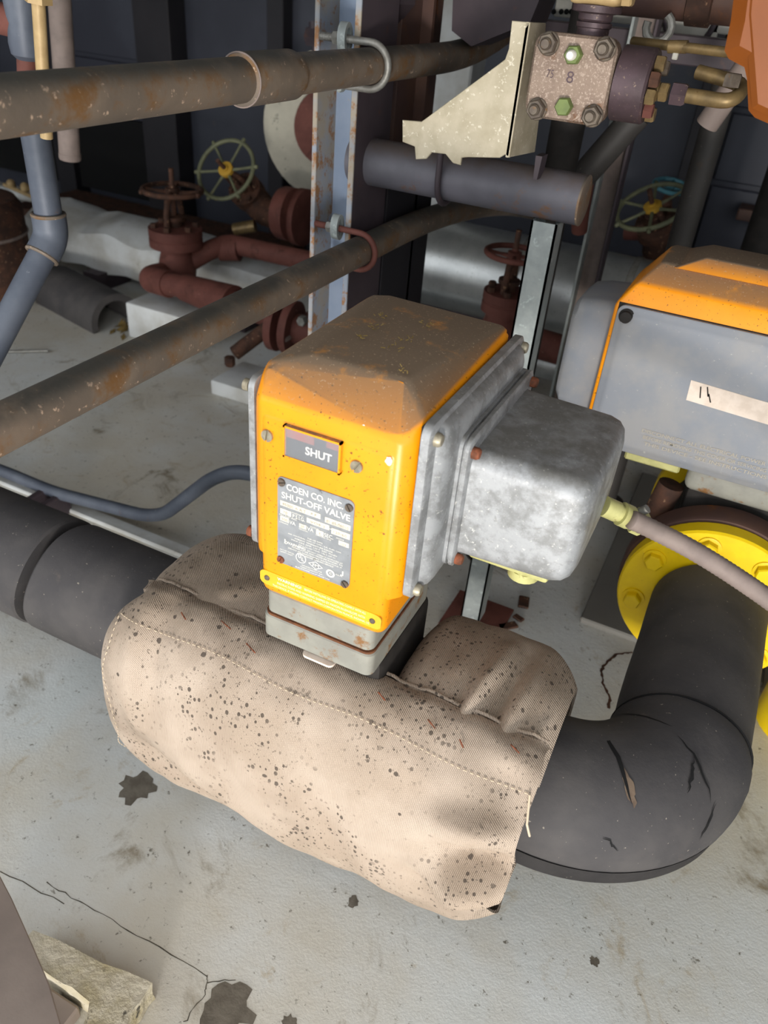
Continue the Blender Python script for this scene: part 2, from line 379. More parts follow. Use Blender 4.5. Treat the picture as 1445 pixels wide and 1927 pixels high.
t.p.inputs['Alpha'].default_value = 0.12; MT['glass'] = t.done(hexc('D8DCE0'), 0.05, 0, None, 0.6)

# ================================================================== THE SETTING
fl = obj('floor', box(NB(), (-4.6, -5.0, -0.15), (3.4, 4.2, 0.0)), MT['floor'], kind='structure')
obj('ceiling', box(NB(), (-4.6, -0.02, 1.85), (3.4, 4.2, 1.95)), MT['roof'], kind='structure')
wb = obj('wall_back', box(NB(), (-4.6, 3.30, 0.0), (3.4, 3.45, 1.85)), MT['casing'], kind='structure')
obj('wall_left', box(NB(), (-4.6, -0.9, 0.0), (-4.45, 3.30, 1.85)), MT['casing'], kind='structure')
obj('wall_right', box(NB(), (3.25, -0.9, 0.0), (3.4, 3.30, 1.85)), MT['casing'], kind='structure')
for x0, x1, d in ((-3.42, -3.30, .10), (-2.80, -2.60, .12), (-2.12, -2.04, .08), (-1.4, -1.28, .1), (-0.34, -0.24, .09), (0.5, 0.6, .1)):
    obj('stiffener', box(NB(), (x0, 3.30-d, 0.0), (x1, 3.30, 1.85), 0.004, 1), MT['casing_dark'], wb)
for z0, z1, x0, x1 in ((0.36, 0.60, -0.22, 0.48), (0.62, 0.84, -0.22, 0.48), (0.86, 1.3, -0.22, 0.48), (0.06, 0.34, -0.22, 0.48), (0.72, 1.5, -3.28, -2.82), (0.06, 0.70, -3.28, -2.82)):
    obj('panel', box(NB(), (x0, 3.28, z0), (x1, 3.30, z1), 0.004, 1), MT['casing'], wb)
obj('shade_panel', box(NB(), (-4.4, 3.24, 0.10), (-2.82, 3.31, 0.46)), MT['black'], wb, label='black panel standing in for the shade of the opening under the casing')  # black box on the wall imitates deep shade below the casing
# flat marks on the floor: bare patches, hairline cracks
def blotch(c, r, seed, n=22, e=1.0):
    random.seed(seed); bm = NB(); vs = []
    for i in range(n):
        a = 2*math.pi*i/n; q = r*(0.72+0.5*random.random())
        vs.append(bm.verts.new(V((c[0]+q*math.cos(a)*e, c[1]+q*math.sin(a), 0.0006))))
    bm.faces.new(vs); return bm
def fpt(px, py): return at(px, py, z=0)
for px, py, r, s in ((258, 1482, .030, 1), (428, 1898, .034, 2), (545, 1925, .010, 3), (665, 1697, .009, 4), (1118, 1810, .007, 5)):
    p = fpt(px, py); obj('bare_patch', blotch(p, r, s), MT['chip'], fl)
def crack(pts, wd):
    ps = [fpt(*p) for p in pts]; out = [ps[0]]
    for a, b in zip(ps, ps[1:]):
        for j in range(1, 7):
            q = a.lerp(b, j/6); out.append(q+V((random.uniform(-.002,.002), random.uniform(-.002,.002), 0)))
    bm = NB(); L = []; Rr = []
    for i, p in enumerate(out):
        d = (out[min(i+1, len(out)-1)]-out[max(i-1, 0)]).normalized(); nrm = V((-d.y, d.x, 0))*wd*random.uniform(.4, 1)
        L.append(bm.verts.new(p+nrm+V((0,0,.0005)))); Rr.append(bm.verts.new(p-nrm+V((0,0,.0005))))
    for i in range(len(out)-1): bm.faces.new((L[i], L[i+1], Rr[i+1], Rr[i]))
    return bm
for pts in (((88, 1660), (160, 1705), (260, 1760), (390, 1835)), ((390, 1835), (385, 1870), (345, 1927)), ((390, 1850), (440, 1845)), ((0, 1640), (120, 1700))):
    obj('hairline_crack', crack(pts, .0009), MT['crack'], fl)
obj('rust_line', crack(((1190, 1228), (1160, 1232), (1140, 1248), (1130, 1262), (1136, 1290), (1148, 1310), (1146, 1335)), .0035), MT['rustydark'], fl)
# pale raised strip on the floor behind the insulated pipe
obj('floor_strip', box(NB(), (-1.9, 1.10, 0.0), (-0.45, 1.135, 0.012), .003, 1), MT['white_lag'], label='narrow pale strip lying on the floor behind the insulated pipe', cat='strip')

# ================================================================== INSULATED MAIN PIPE
PY, PZ, PR = 0.66, 0.326, 0.091
t = thing('insulated_pipe', 'straight black foam-insulated pipe running into the canvas blanket from the left edge', 'pipe', (-0.9, PY, PZ-PR))
cyl_bm = cyl(NB(), (-1.6, PY, PZ), (-0.40, PY, PZ), 0.058, 32)
obj('steel_pipe', cyl_bm, MT['black'], t)
def sleeve(x0, x1, s0, s1):
    bm = NB(); n = 48
    def rr(x, s, r): return [bm.verts.new(V((x+s*math.sin(2*math.pi*i/n)+0.002*math.sin(6*math.pi*i/n), PY+r*math.cos(2*math.pi*i/n), PZ+r*math.sin(2*math.pi*i/n)))) for i in range(n)]
    a, b, c2, d = rr(x0, s0, .06), rr(x0, s0, PR-.003), rr(x1, s1, PR-.003), rr(x1, s1, .06)
    a2, b2 = rr(x0+.004, s0, PR), rr(x1-.004, s1, PR)
    for p, q in ((a, b), (b, a2), (a2, b2), (b2, c2), (c2, d), (d, a)): bridge(bm, p, q)
    return bm
obj('foam_sleeve', sleeve(-1.6, -0.836, 0, .012), MT['foam'], t)
obj('foam_sleeve', sleeve(-0.818, -0.42, .012, 0), MT['foam'], t)
# elbow + run to the yellow flange
P2X, FLY = 0.113, 1.138
t = thing('insulated_elbow', 'black foam-insulated elbow curving from the canvas blanket back to the yellow flange', 'pipe', (0.08, 0.72, PZ-PR))
BR = 0.148
cen = V((P2X-BR, PY+BR, PZ))
bendp = [cen+V((math.sin(a)*BR, -math.cos(a)*BR, 0)) for a in [R(90*i/20) for i in range(21)]]
def foam_tube(pts, r, n=44, lump=.0022, sd=0.0):
    bm = tube(NB(), pts, r, n)
    for q in bm.verts:
        d = noise.noise(q.co*11+V((sd, 0, 0)))*lump+noise.noise(q.co*34)*lump*.35
        q.co += V((d, d*.6, d))
    return bm
el = obj('elbow_sleeve', foam_tube([(-0.075, PY, PZ), (-0.045, PY, PZ)]+bendp, [PR*0.96]+[PR*1.02]*21+[PR]), MT['foam'], t)
obj('foam_sleeve', foam_tube([(P2X, PY+BR+.0015+k*(FLY-.012-PY-BR)/6, PZ) for k in range(7)], [PR*.975]+[PR*.995]*6, sd=4), MT['foam'], t)
def surf(phi, th, off=0.0):
    """point on the elbow: phi bend angle (deg), th around the tube from the top, outward positive"""
    a = R(phi); c0 = cen+V((math.sin(a)*BR, -math.cos(a)*BR, 0)); out = V((math.sin(a), -math.cos(a), 0))
    return c0+(out*math.sin(R(th))+Z*math.cos(R(th)))*(PR*1.02+off)
def gash(seq, wd, off=.0012):
    bm = NB(); n = len(seq); L = []; Rr = []
    ps = [surf(a, b, off) for a, b in seq]
    for i in range(n):
        d = (ps[min(i+1, n-1)]-ps[max(i-1, 0)]).normalized(); nn = (ps[i]-surf(seq[i][0], seq[i][1], -.03)).normalized()
        s = d.cross(nn)*wd*math.sin(math.pi*(i+.15)/(n-.7))
        L.append(bm.verts.new(ps[i]+s)); Rr.append(bm.verts.new(ps[i]-s))
    for i in range(n-1): bm.faces.new((L[i], L[i+1], Rr[i+1], Rr[i]))
    return bm
def between(a, b, n=9, wob=2.0, sd=1):
    random.seed(sd); return [(a[0]+(b[0]-a[0])*i/(n-1)+random.uniform(-wob, wob)*.5, a[1]+(b[1]-a[1])*i/(n-1)+random.uniform(-wob, wob)) for i in range(n)]
for k, (a, b, wd) in enumerate((((25, -28), (30, 40), .0028), ((62, 2), (58, 52), .0018), ((50, 38), (60, 20), .002), ((60, 54), (52, 76), .0015), ((58, -60), (64, -5), .0016), ((22, 62), (27, 72), .001))):
    obj('crack', gash(between(a, b, 11, 1.1, k+3), wd), MT['black'], el, label='dark split in the foam')
obj('torn_foam', gash(between((29, 14), (31, 42), 9, 1, 20), .006, .0008), MT['foam_raw'], el, label='bare brown foam inside the tear')
# loose flap of the foam's seam along the outer underside
bm = NB(); rows = []
for i in range(23):
    a = -2+62*i/22; f = (1-i/22)**.6-.25
    rows.append([surf(a, 96+q*12, (.003+.006*f)*(1 if q < 2 else .55)*(.2 if q == 0 else 1)) for q in range(4)])
vs = [[bm.verts.new(p) for p in r] for r in rows]
for i in range(22):
    for j in range(3): bm.faces.new((vs[i][j], vs[i+1][j], vs[i+1][j+1], vs[i][j+1]))
bmesh.ops.solidify(bm, geom=bm.faces[:], thickness=.003)
obj('seam_flap', bm, MT['foam'], el, label='raised foam seam along the outer underside')
obj('seam_line', torus(NB(), (P2X, PY+BR+.003, PZ), Y, PR*1.003, .0016, 48, 6), MT['black'], el)
obj('end_ring', lathe(NB(), [(PR*.98, 0), (PR*1.045, .002), (PR*1.045, .008), (PR*.98, .010)], (-0.046, PY, PZ), X, 44), MT['foam'], el)

# ------------------------------------------------------------------ yellow flange
fc = V((0.110, FLY, PZ))
t = thing('pipe_flange', 'round bright yellow bolted flange at the back end of the black elbow', 'flange', (fc.x, FLY, PZ-.146))
obj('flange_disc', lathe(NB(), [(.095, -.002), (.143, -.002), (.146, .002), (.146, .028), (.06, .028)], fc, Y, 64), MT['yellow'], t)
obj('mating_flange', lathe(NB(), [(.06, .031), (.150, .031), (.152, .036), (.152, .075), (.09, .08), (.08, .083)], fc, Y, 64), MT['brownsteel'], t, label='dark brown mating flange behind the yellow one')
src = None
for k in range(8):
    a = R(22.5+45*k-8); p = fc+V((math.cos(a)*.1175, -.002, math.sin(a)*.1175))
    bm = lathe(NB(), [(.019, 0), (.019, -.003), (.0165, -.0035)], p, Y, 24); hexbolt(bm, p+V((0, -.003, 0)), -Y, .026, .013, R(10+k*17))
    obj('bolt', bm, MT['yellow'], t)
vb = thing('iron_valve', 'dark cast valve body behind the yellow flange under the second orange actuator', 'valve', (0.113, 1.3, 0.2))
obj('body', lathe(NB(), [(.10, 0), (.118, .02), (.118, .20), (.10, .22)], (0.113, 1.2225, PZ), Y, 40), MT['iron'], vb)
obj('neck', box(NB(), (0.02, 1.23, .40), (.20, 1.38, .497), .012), MT['iron'], vb)
obj('lug', tube(NB(), [(-.005, 1.245, .47), (-.015, 1.24, .40)], .022, 14), MT['rustydark'], vb)
obj('flange_disc', lathe(NB(), [(.06, 0), (.15, 0), (.15, .04), (.06, .04)], (0.113, 1.45, PZ), Y, 40), MT['yellow'], vb)
q = thing('pipe_stand', 'yellow tubular stand on the floor at the right edge behind the black elbow', 'stand', (0.368, 1.312, 0))
obj('post', cyl(NB(), (.368, 1.312, .0), (.368, 1.312, .40), .085, 36), MT['yellow'], q)
obj('top_plate', box(NB(), (.29, 1.235, .40), (.45, 1.39, .412), .002, 1), MT['yellow'], q)

# ================================================================== CANVAS BLANKET
BX0, BX1 = -0.606, -0.030
FRONT = [(.592, .478), (.572, .4835), (.545, .474), (.515, .442), (.494, .392), (.486, .333), (.490, .270), (.503, .214), (.532, .166), (.585, .138), (.66, .130)]
def section(pts, s):
    """point at 0..1 along a smooth (y, z) outline"""
    f = s*(len(pts)-1); i = min(int(f), len(pts)-2); u = f-i
    g = [pts[max(i-1, 0)], pts[i], pts[i+1], pts[min(i+2, len(pts)-1)]]
    out = []
    for k in (0, 1):
        a, b, c2, d = (q[k] for q in g)
        out.append(.5*(2*b+(c2-a)*u+(2*a-5*b+4*c2-d)*u*u+(-a+3*b-3*c2+d)*u*u*u))
    return out
def gb(u, v, cu, cv, su, sv): return math.exp(-((u-cu)/su)**2-((v-cv)/sv)**2)
def rb(u, v, p, q, wd):
    """ridge along the segment p-q in (u, v)"""
    ax, ay = q[0]-p[0], q[1]-p[1]; l2 = ax*ax+ay*ay
    s = max(0, min(1, ((u-p[0])*ax+(v-p[1])*ay)/l2)); d = math.hypot(u-p[0]-ax*s, (v-p[1]-ay*s))
    return math.exp(-(d/wd)**2)*math.sin(math.pi*(.12+.76*s))
def sheet(nu, nv, fn, thick=.004):
    bm = NB(); g = [[bm.verts.new(fn(i/(nu-1), j/(nv-1))) for j in range(nv)] for i in range(nu)]
    for i in range(nu-1):
        for j in range(nv-1): bm.faces.new((g[i][j], g[i+1][j], g[i+1][j+1], g[i][j+1]))
    bmesh.ops.recalc_face_normals(bm, faces=bm.faces[:])
    if thick: bmesh.ops.solidify(bm, geom=bm.faces[:], thickness=thick)
    return bm
AX = (0.655, 0.320)
def front_pt(u, v):
    y, z = section(FRONT, v)
    x = BX0+(BX1-BX0)*u
    # ends: the left one draws in, the right one hangs open
    dl = u/.13; dr = (1-u)/.10
    s = 1.0
    if dl < 1: s *= 1-(.13*(1-dl)**2.2)*(1 if v > .12 else .6)
    if dr < 1: s *= 1-.10*(1-dr)**2*(0.2+v)
    y = AX[0]+(y-AX[0])*s; z = AX[1]+(z-AX[1])*s
    x -= .030*gb(u, v, 0, .10, .05, .16)*-1 if u < .15 else 0
    n = V((0, y-AX[0], z-AX[1])).normalized()
    d = .0035*noise.noise(V((u*7, v*6, 1.3)))+.0016*noise.noise(V((u*19, v*15, 4)))
    d += .008*rb(u, v, (.20, .52), (.48, .70), .05)-.012*rb(u, v, (.10, .60), (.42, .74), .05)   # sag along the underside
    d += .006*rb(u, v, (.02, .2), (.10, .5), .05)
    d -= .032*rb(u, v, (.86, .47), (1.0, .42), .036)+.018*rb(u, v, (.80, .55), (.93, .62), .030)
    d += .024*rb(u, v, (.84, .39), (1.0, .34), .035)+.020*rb(u, v, (.86, .56), (1.0, .50), .032)
    d += .007*rb(u, v, (.10, .10), (.13, .55), .030)-.008*rb(u, v, (.15, .08), (.17, .45), .030)
    d += .006*rb(u, v, (.35, .25), (.55, .80), .06)-.005*rb(u, v, (.55, .3), (.72, .85), .05)
    d -= .008*gb(u, v, .94, .24, .04, .05)
    d += .004*gb(u, v, .86, .80, .12, .10)
    z += .080*max(0, (u-.74)/.26)**1.5*max(0, (v-.5)/.5)
    d -= .006*rb(u, v, (0, .42), (.16, .62), .05)
    d += .0022*math.sin(u*60+2*v)*math.exp(-(v/.10)**2)
    x += .010*noise.noise(V((v*5, 0, 7)))*(u > .97)-.012*gb(u, v, 1, .62, .03, .10)
    return V((x, y, z))+n*d
bl = thing('insulation_blanket', 'beige canvas insulation blanket speckled with dark drops wrapped round the pipe below the orange actuator', 'blanket', (-0.31, PY, 0.12))
fp = obj('front_panel', sheet(110, 72, front_pt, .0035), MT['canvas'], bl, angle=60)
REAR = [(.556, .452), (.590, .472), (.635, .487), (.69, .487), (.745, .468), (.79, .425), (.82, .355), (.82, .27), (.79, .19), (.73, .145), (.655, .132)]
def rear_fn(x0, x1, side):
    def fn(u, v):
        y, z = section(REAR, v); x = x0+(x1-x0)*u
        s = 1.0; e_in = (1-u) if side < 0 else u; e_out = u if side < 0 else (1-u)
        if e_in < .16: s *= 1-.17*(1-e_in/.16)**2.2
        if e_out < .25: s *= 1-.20*(1-e_out/.25)**2
        y = AX[0]+(y-AX[0])*s; z = AX[1]+(z-AX[1])*s
        n = V((0, y-AX[0], z-AX[1])).normalized()
        d = .004*noise.noise(V((x*12, v*6, 9)))+.002*noise.noise(V((x*40, v*14, 3)))
        if side > 0:
            d += .016*rb(u, v, (.46, .04), (.56, .30), .05)+.013*rb(u, v, (.72, .04), (.76, .24), .045)
            d -= .014*rb(u, v, (.60, .03), (.68, .30), .045)+.012*rb(u, v, (.36, .02), (.44, .18), .04)-.008*gb(u, v, .9, .2, .08, .1)
        else:
            d += .010*rb(u, v, (.30, .04), (.70, .20), .06)-.010*rb(u, v, (.15, .05), (.5, .10), .04)
        return V((x, y, z))+n*d
    return fn
rl = obj('rear_panel', sheet(56, 60, rear_fn(-.592, -.372, -1), .0035), MT['canvas'], bl, angle=60)
rr_ = obj('rear_panel', sheet(60, 60, rear_fn(-.226, -.030, 1), .0035), MT['canvas'], bl, angle=60)
# stitching along the seam, hem fold, rusty wire ties
def front_line(v, u0, u1, n, off=.0045): return [front_pt(u0+(u1-u0)*i/n, v+.006*math.sin(i*.11))+V((0, -off*.6, off*.8)) for i in range(n+1)]
ps = front_line(.245, .03, .995, 150, .0022)
bm = NB()
for i in range(0, 149, 2): tube(bm, [ps[i], ps[i+1]], .0007, 5)
obj('stitching', bm, MT['thread'], fp, kind='stuff')
ps = [front_pt(.045+.012*math.sin(i*.2), .25+.5*i/60)+V((-.003, -.003, .001)) for i in range(61)]
bm = NB()
for i in range(0, 59, 2): tube(bm, [ps[i], ps[i+1]], .0007, 5)
obj('stitching', bm, MT['thread'], fp, kind='stuff')
obj('hem', tube(NB(), [front_pt(.06+.93*i/60, .0)+V((0, .004, .0005+.0012*math.sin(i*.9)+.001*math.sin(i*2.3))) for i in range(61)], .0022, 8), MT['canvas'], fp)
for u0, v0, da in ((.19, .16, .02), (.28, .12, .03), (.36, .17, .03), (.66, .14, .02), (.77, .16, .02), (.84, .18, .012), (.93, .12, .02)):
    a, b = front_pt(u0, v0)+V((0, -.002, .003)), front_pt(u0+da, v0+.02)+V((0, -.002, .003))
    obj('wire_tie', tube(NB(), [a, a.lerp(b, .5)+V((0, -.001, .0015)), b], .0009, 6), MT['rustbolt'], fp)
a, b = front_pt(.985, .24), front_pt(.995, .30)
obj('drawcord', tube(NB(), [a+V((.004, -.004, .004)), b+V((.006, -.006, .004)), b+V((.012, -.006, -.012))], .0013, 6), MT['thread'], fp)
obj('drawcord', tube(NB(), [(-.042, PY-.092, PZ-.055), (-.040, PY-.094, PZ-.02), (-.040, PY-.092, PZ+.02)], .0012, 6), MT['brass'], fp)
# iron valve body inside the blanket
vb = thing('iron_valve', 'black iron valve body showing between the canvas panels beneath the first orange actuator', 'valve', (-0.30, PY, 0.2))
obj('body', cyl(NB(), (-.395, PY, PZ), (-.10, PY, PZ), .118, 36), MT['iron'], vb)
obj('neck', box(NB(), (-.372, .575, .40), (-.232, .72, .5095), .01), MT['iron'], vb)
obj('gasket_sheet', loft(NB(), [rrect((-.300, .5725, z), X, Y, .020, .026, .006) for z in (.5055, .5085)]), MT['sticker'], vb)

# ================================================================== FIRST ACTUATOR (orange, faces the camera)
def slot_screw(bm, c, axis, r, h, ang):
    a, u, v = basis(axis); c = V(c)
    s = u*math.cos(R(ang))+v*math.sin(R(ang)); q = a.cross(s)
    # two half heads leave a real slot between them
    g = r*.14
    for sg in (1, -1):
        pts = []
        a0 = math.acos(g/r)
        for i in range(11):
            b = -a0+2*a0*i/10; pts.append(c+q*(sg*r*math.cos(b))+s*(r*math.sin(b)))
        lo = [bm.verts.new(p) for p in pts]; hi = [bm.verts.new(p*0.15+c*.0+p*.85+a*h) for p in pts]
        n = len(lo)
        for i in range(n): bm.faces.new((lo[i], lo[(i+1) % n], hi[(i+1) % n], hi[i]))
        bm.faces.new(hi); bm.faces.new(lo[::-1])
    lathe(bm, [(r*.98, 0), (r*.98, h*.35), (r*.3, h*.36)], c, a, 16)
    return bm
FY = 0.55                                         # plane of the orange face
ac = thing('valve_actuator', 'orange valve actuator with SHUT window and grey nameplate standing on the canvas blanket', 'actuator', (-0.30, 0.67, 0.51))
bm = NB()
hull(bm, [(-.374, FY, .815), (-.226, FY, .815), (-.385, .578, .838), (-.385, .80, .842), (-.213, .572, .829), (-.213, .80, .8385),
          (-.345, .600, .850), (-.245, .600, .850), (-.222, .80, .8445), (-.360, .80, .847),
          (-.376, FY, .628), (-.224, FY, .628), (-.386, .562, .808), (-.386, .562, .628), (-.212, .564, .808), (-.212, .564, .628), (-.386, .80, .628), (-.212, .80, .628)], .0045, 3)
box(bm, (-.3765, FY-.0015, .577), (-.2235, .765, .806), .012, 4)
body = obj('housing', bm, MT['orange'], ac)
# window with the SHUT flag
uX, uZ, nY = X, Z, -Y
fz = lambda px, py: at(px, py, y=FY-.0015)
bm = NB(); prism(bm, [(-.3415, FY-.0035, .7655), (-.2835, FY-.0035, .7655), (-.2835, FY-.0035, .7955), (-.3415, FY-.0035, .7955)], (0, .004, 0))
wn = obj('indicator_window', bm, MT['windowdark'], body)
yw = FY-.0040
def quad(x0, x1, z0, z1, y, d=.0005): return box(NB(), (x0, y-d, z0), (x1, y, z1))
obj('red_flag', quad(-.3405, -.3105, .7855, .7948, yw), MT['windowred'], wn)
obj('red_flag', quad(-.2975, -.2845, .7875, .7948, yw), MT['windowred'], wn)
obj('lettering', text_bm('SHUT', (-.3195, yw-.0004, .7730), X, Z, .0285, .0088, bold=.02), MT['ink'], wn)
bm = NB()
for a, b in (((-.3435, .7635), (-.2815, .7655)), ((-.3435, .7955), (-.2815, .7975)), ((-.3435, .7635), (-.3415, .7975)), ((-.2835, .7635), (-.2815, .7975))):
    box(bm, (a[0], FY-.0064, a[1]), (b[0], FY-.001, b[1]))
obj('window_frame', bm, MT['orange'], wn)
obj('glass_pane', quad(-.3415, -.2835, .7655, .7955, FY-.0056, .0003), MT['glass'], wn)
for px, py, an in ((504, 819, 80), (672, 877, 60)):
    c = fz(px, py); obj('screw', slot_screw(NB(), (c.x, FY-.001, c.z), -Y, .0062, .003, an), MT['screw'], body)
# paint chips
for px, py, r, s in ((683, 806, .0045, 31), (733, 867, .004, 32)):
    c = fz(px, py) if px > 700 else at(px, py, y=FY+.004); b = blotch((0, 0), r, s, 14)
    for q in b.verts: q.co = V((c.x+q.co.x, c.y-.001, c.z+q.co.y))
    obj('paint_chip', b, MT['ink'], body)
# nameplate
NX0, NX1, NZ0, NZ1 = -.3515, -.2655, .6295, .7375
bm = loft(NB(), [rrect(((NX0+NX1)/2, y, (NZ0+NZ1)/2), X, Z, (NX1-NX0)/2, (NZ1-NZ0)/2, .006) for y in (FY-.001, FY-.0028)])
npl = obj('nameplate', bm, MT['nameplate'], body)
yp = FY-.0029
def P2(a, b): return V((NX0+a*(NX1-NX0), yp, NZ1-b*(NZ1-NZ0)))      # plate fractions, from its top left
bms = []
W_, H_ = NX1-NX0, NZ1-NZ0
def ptext(s, a, b, w, h, bold=0.0, mat=None): bms.append(text_bm(s, P2(a, b), X, Z, w*W_, h*H_, bold=bold))
ptext('COEN CO. INC.', .125, .118, .74, .070, .014)
ptext('SHUT-OFF VALVE', .06, .222, .90, .070, .014)
ptext('P.S.I.G.', .21, .405, .165, .042)
ptext('VA', .17, .487, .08, .042); ptext('VA', .41, .487, .085, .042); ptext('SEC.', .64, .487, .12, .042)
small = [('MAX. INLET PRESS.', .03, .425, .24), ('OPENING', .03, .51, .12), ('HOLDING', .30, .51, .12), ('OPENING TIME', .53, .51, .2), ('SERIAL NUMBER', .66, .385, .22), ('MOTOR', .80, .46, .1), ('SWITCHES', .45, .44, .12), ('ASSEMBLY', .2, .355, .16),
         ('FOR USE WITH', .42, .585, .2), ('AIR, NATURAL GAS, LP GAS - S.A. FUEL GAS', .15, .612, .72), ('AMBIENT TEMPERATURE RANGE', .24, .642, .52), ('MAX OPR AMP. 125 F  52C  FLUID', .2, .67, .62), ('MAX FLUID TEMP. 140 F (60 C)', .3, .70, .5),
         ('DO NOT OPERATE COMPLETED AT', .42, .732, .48), ('TEMPERATURE AND PRESSURE RANGES. TO', .2, .757, .7), ('SERVICE SEE MAINTENANCE INSTRUCTIONS. IF', .15, .785, .74), ('CLEAN BEFORE OPENING SERVICE', .28, .81, .5),
         ('FACTORY MUTUAL', .04, .835, .2), ('SAFETY SHUT', .04, .86, .18), ('MANUFACTURED FOR', .35, .93, .28), ('COEN COMPANY INC.', .33, .955, .32), ('BURLINGAME CALIFORNIA USA', .26, .98, .48)]
for s, a, b, w_ in small: ptext(s, a, b, w_, .015)
ptext('WARNING', .125, .735, .27, .032, .01)
obj('lettering', join(bms), MT['ink'], npl, label='white etched lettering')
bms = []
for a0, a1, b0, b1 in ((.04, .58, .255, .312), (.64, 1.0-.03, .265, .325), (.04, .19, .345, .405), (.40, .70, .345, .40), (.73, .97, .36, .425), (.04, .16, .43, .485), (.30, .40, .44, .49), (.53, .63, .44, .495), (.83, .965, .47, .52)):
    p, q = P2(a0, b1), P2(a1, b0); bms.append(box(NB(), (p.x, yp-.0003, p.z), (q.x, yp, q.z)))
obj('data_field', join(bms), MT['field'], npl, label='pale stamped data fields', kind='stuff')
bms = []; yq = FY-.0032
def ftext(s, a, b, w, h): bms.append(text_bm(s, P2(a, b)-V((0, .0004, 0)), X, Z, w*W_, h*H_))
ftext('45300 A A 2 1 P P', .07, .302, .46, .03); ftext('01-85-06010', .66, .317, .29, .03); ftext('70', .08, .393, .06, .03); ftext('VOS-2', .45, .39, .2, .025)
ftext('120/60', .76, .412, .17, .03); ftext('300', .06, .475, .08, .03); ftext('20', .32, .48, .05, .025); ftext('6', .57, .484, .02, .025); ftext('103', .86, .512, .07, .025)
obj('stamped_text', join(bms), MT['faint'], npl)
bms = []
def ringbm(c, r, wd):
    bm = NB(); a = [bm.verts.new(V(c)+V((math.cos(i*math.pi/16)*r, 0, math.sin(i*math.pi/16)*r))) for i in range(32)]
    b = [bm.verts.new(V(c)+V((math.cos(i*math.pi/16)*(r-wd), 0, math.sin(i*math.pi/16)*(r-wd)))) for i in range(32)]
    bridge(bm, a, b); return bm
off = V((0, -.0005, 0))
bms.append(ringbm(P2(.335, .845)+off, .0062, .0008)); bms.append(text_bm('U', P2(.298, .848), X, Z, .0032, .0042, bold=.02)); bms.append(text_bm('L', P2(.345, .872), X, Z, .003, .0042, bold=.02))
bm = NB(); c = P2(.54, .865)+off
o4 = [bm.verts.new(c+V((a, 0, b))) for a, b in ((.0088, 0), (0, .0052), (-.0088, 0), (0, -.0052))]; i4 = [bm.verts.new(c+V((a, 0, b))) for a, b in ((.0074, 0), (0, .0043), (-.0074, 0), (0, -.0043))]
bridge(bm, o4, i4); bms.append(bm); bms.append(text_bm('FM', P2(.498, .885), X, Z, .0072, .0038, bold=.01))
bms.append(ringbm(P2(.745, .893)+off, .0050, .0020)); bms.append(text_bm('C', P2(.728, .905), X, Z, .003, .0026, bold=.02)); bms.append(text_bm('GA', P2(.815, .885), X, Z, .008, .0016))
for a0, a1, b0, b1 in ((.10, .115, .69, .74), (.095, .13, .735, .742), (.90, .915, .815, .865), (.875, .915, .862, .869)):
    p, q = P2(a0, b1), P2(a1, b0); bms.append(box(NB(), (p.x, yp-.0003, p.z), (q.x, yp, q.z)))
obj('approval_marks', join(bms), MT['ink'], npl, kind='stuff')
for a, b, an in ((.06, .055, 20), (.94, .075, 120), (.05, .955, 70), (.945, .955, 130)):
    c = P2(a, b); obj('screw', slot_screw(NB(), (c.x, FY-.0026, c.z), -Y, .0042, .0022, an), MT['dullbolt'] if b < .5 or a > .5 else MT['rustbolt'], npl)
# yellow warning label: rounded ends, slightly skewed strip low on the face
c0, c1 = V((-.3665, FY-.0020, .6005)), V((-.2345, FY-.0020, .5985))
bm = NB(); pts = []; hr = .0098
for i in range(13): a = R(90+15*i); pts.append(c0+V((hr*math.cos(a), 0, hr*math.sin(a))))
for i in range(13): a = R(-90+15*i); pts.append(c1+V((hr*math.cos(a), 0, hr*math.sin(a))))
for p in pts: p.x = min(max(p.x, -.3745), -.2265)
prism(bm, pts, (0, .0018, 0)); wl = obj('warning_label', bm, MT['warn'], body)
bms = [text_bm('WARNING!', (-.352, FY-.0022, .6035), X, Z, .030, .0042, bold=.02), text_bm('BEFORE INSTALLING OR OPERATING COMPLY WITH ALL', (-.318, FY-.0022, .6040), X, Z, .074, .0032),
       text_bm('INSTRUCTIONS AND WARNING SHIPPED BY MAXON IN ENVELOPE WITH', (-.352, FY-.0022, .5977), X, Z, .107, .0033), text_bm('THIS DEVICE. IF MISSING CONTACT MAXON CORPORATION MUNCIE, INDIANA, US.', (-.358, FY-.0022, .5922), X, Z, .119, .0033)]
obj('lettering', join(bms), MT['warnink'], wl)
for c, mt in ((c0+V((.001, 0, 0)), MT['dullbolt']), (c1-V((.002, 0, 0)), MT['dullbolt'])):
    obj('rivet', lathe(NB(), [(.0034, 0), (.0034, .0006), (.0024, .0018), (.0008, .0021)], c, -Y, 16), mt, wl)
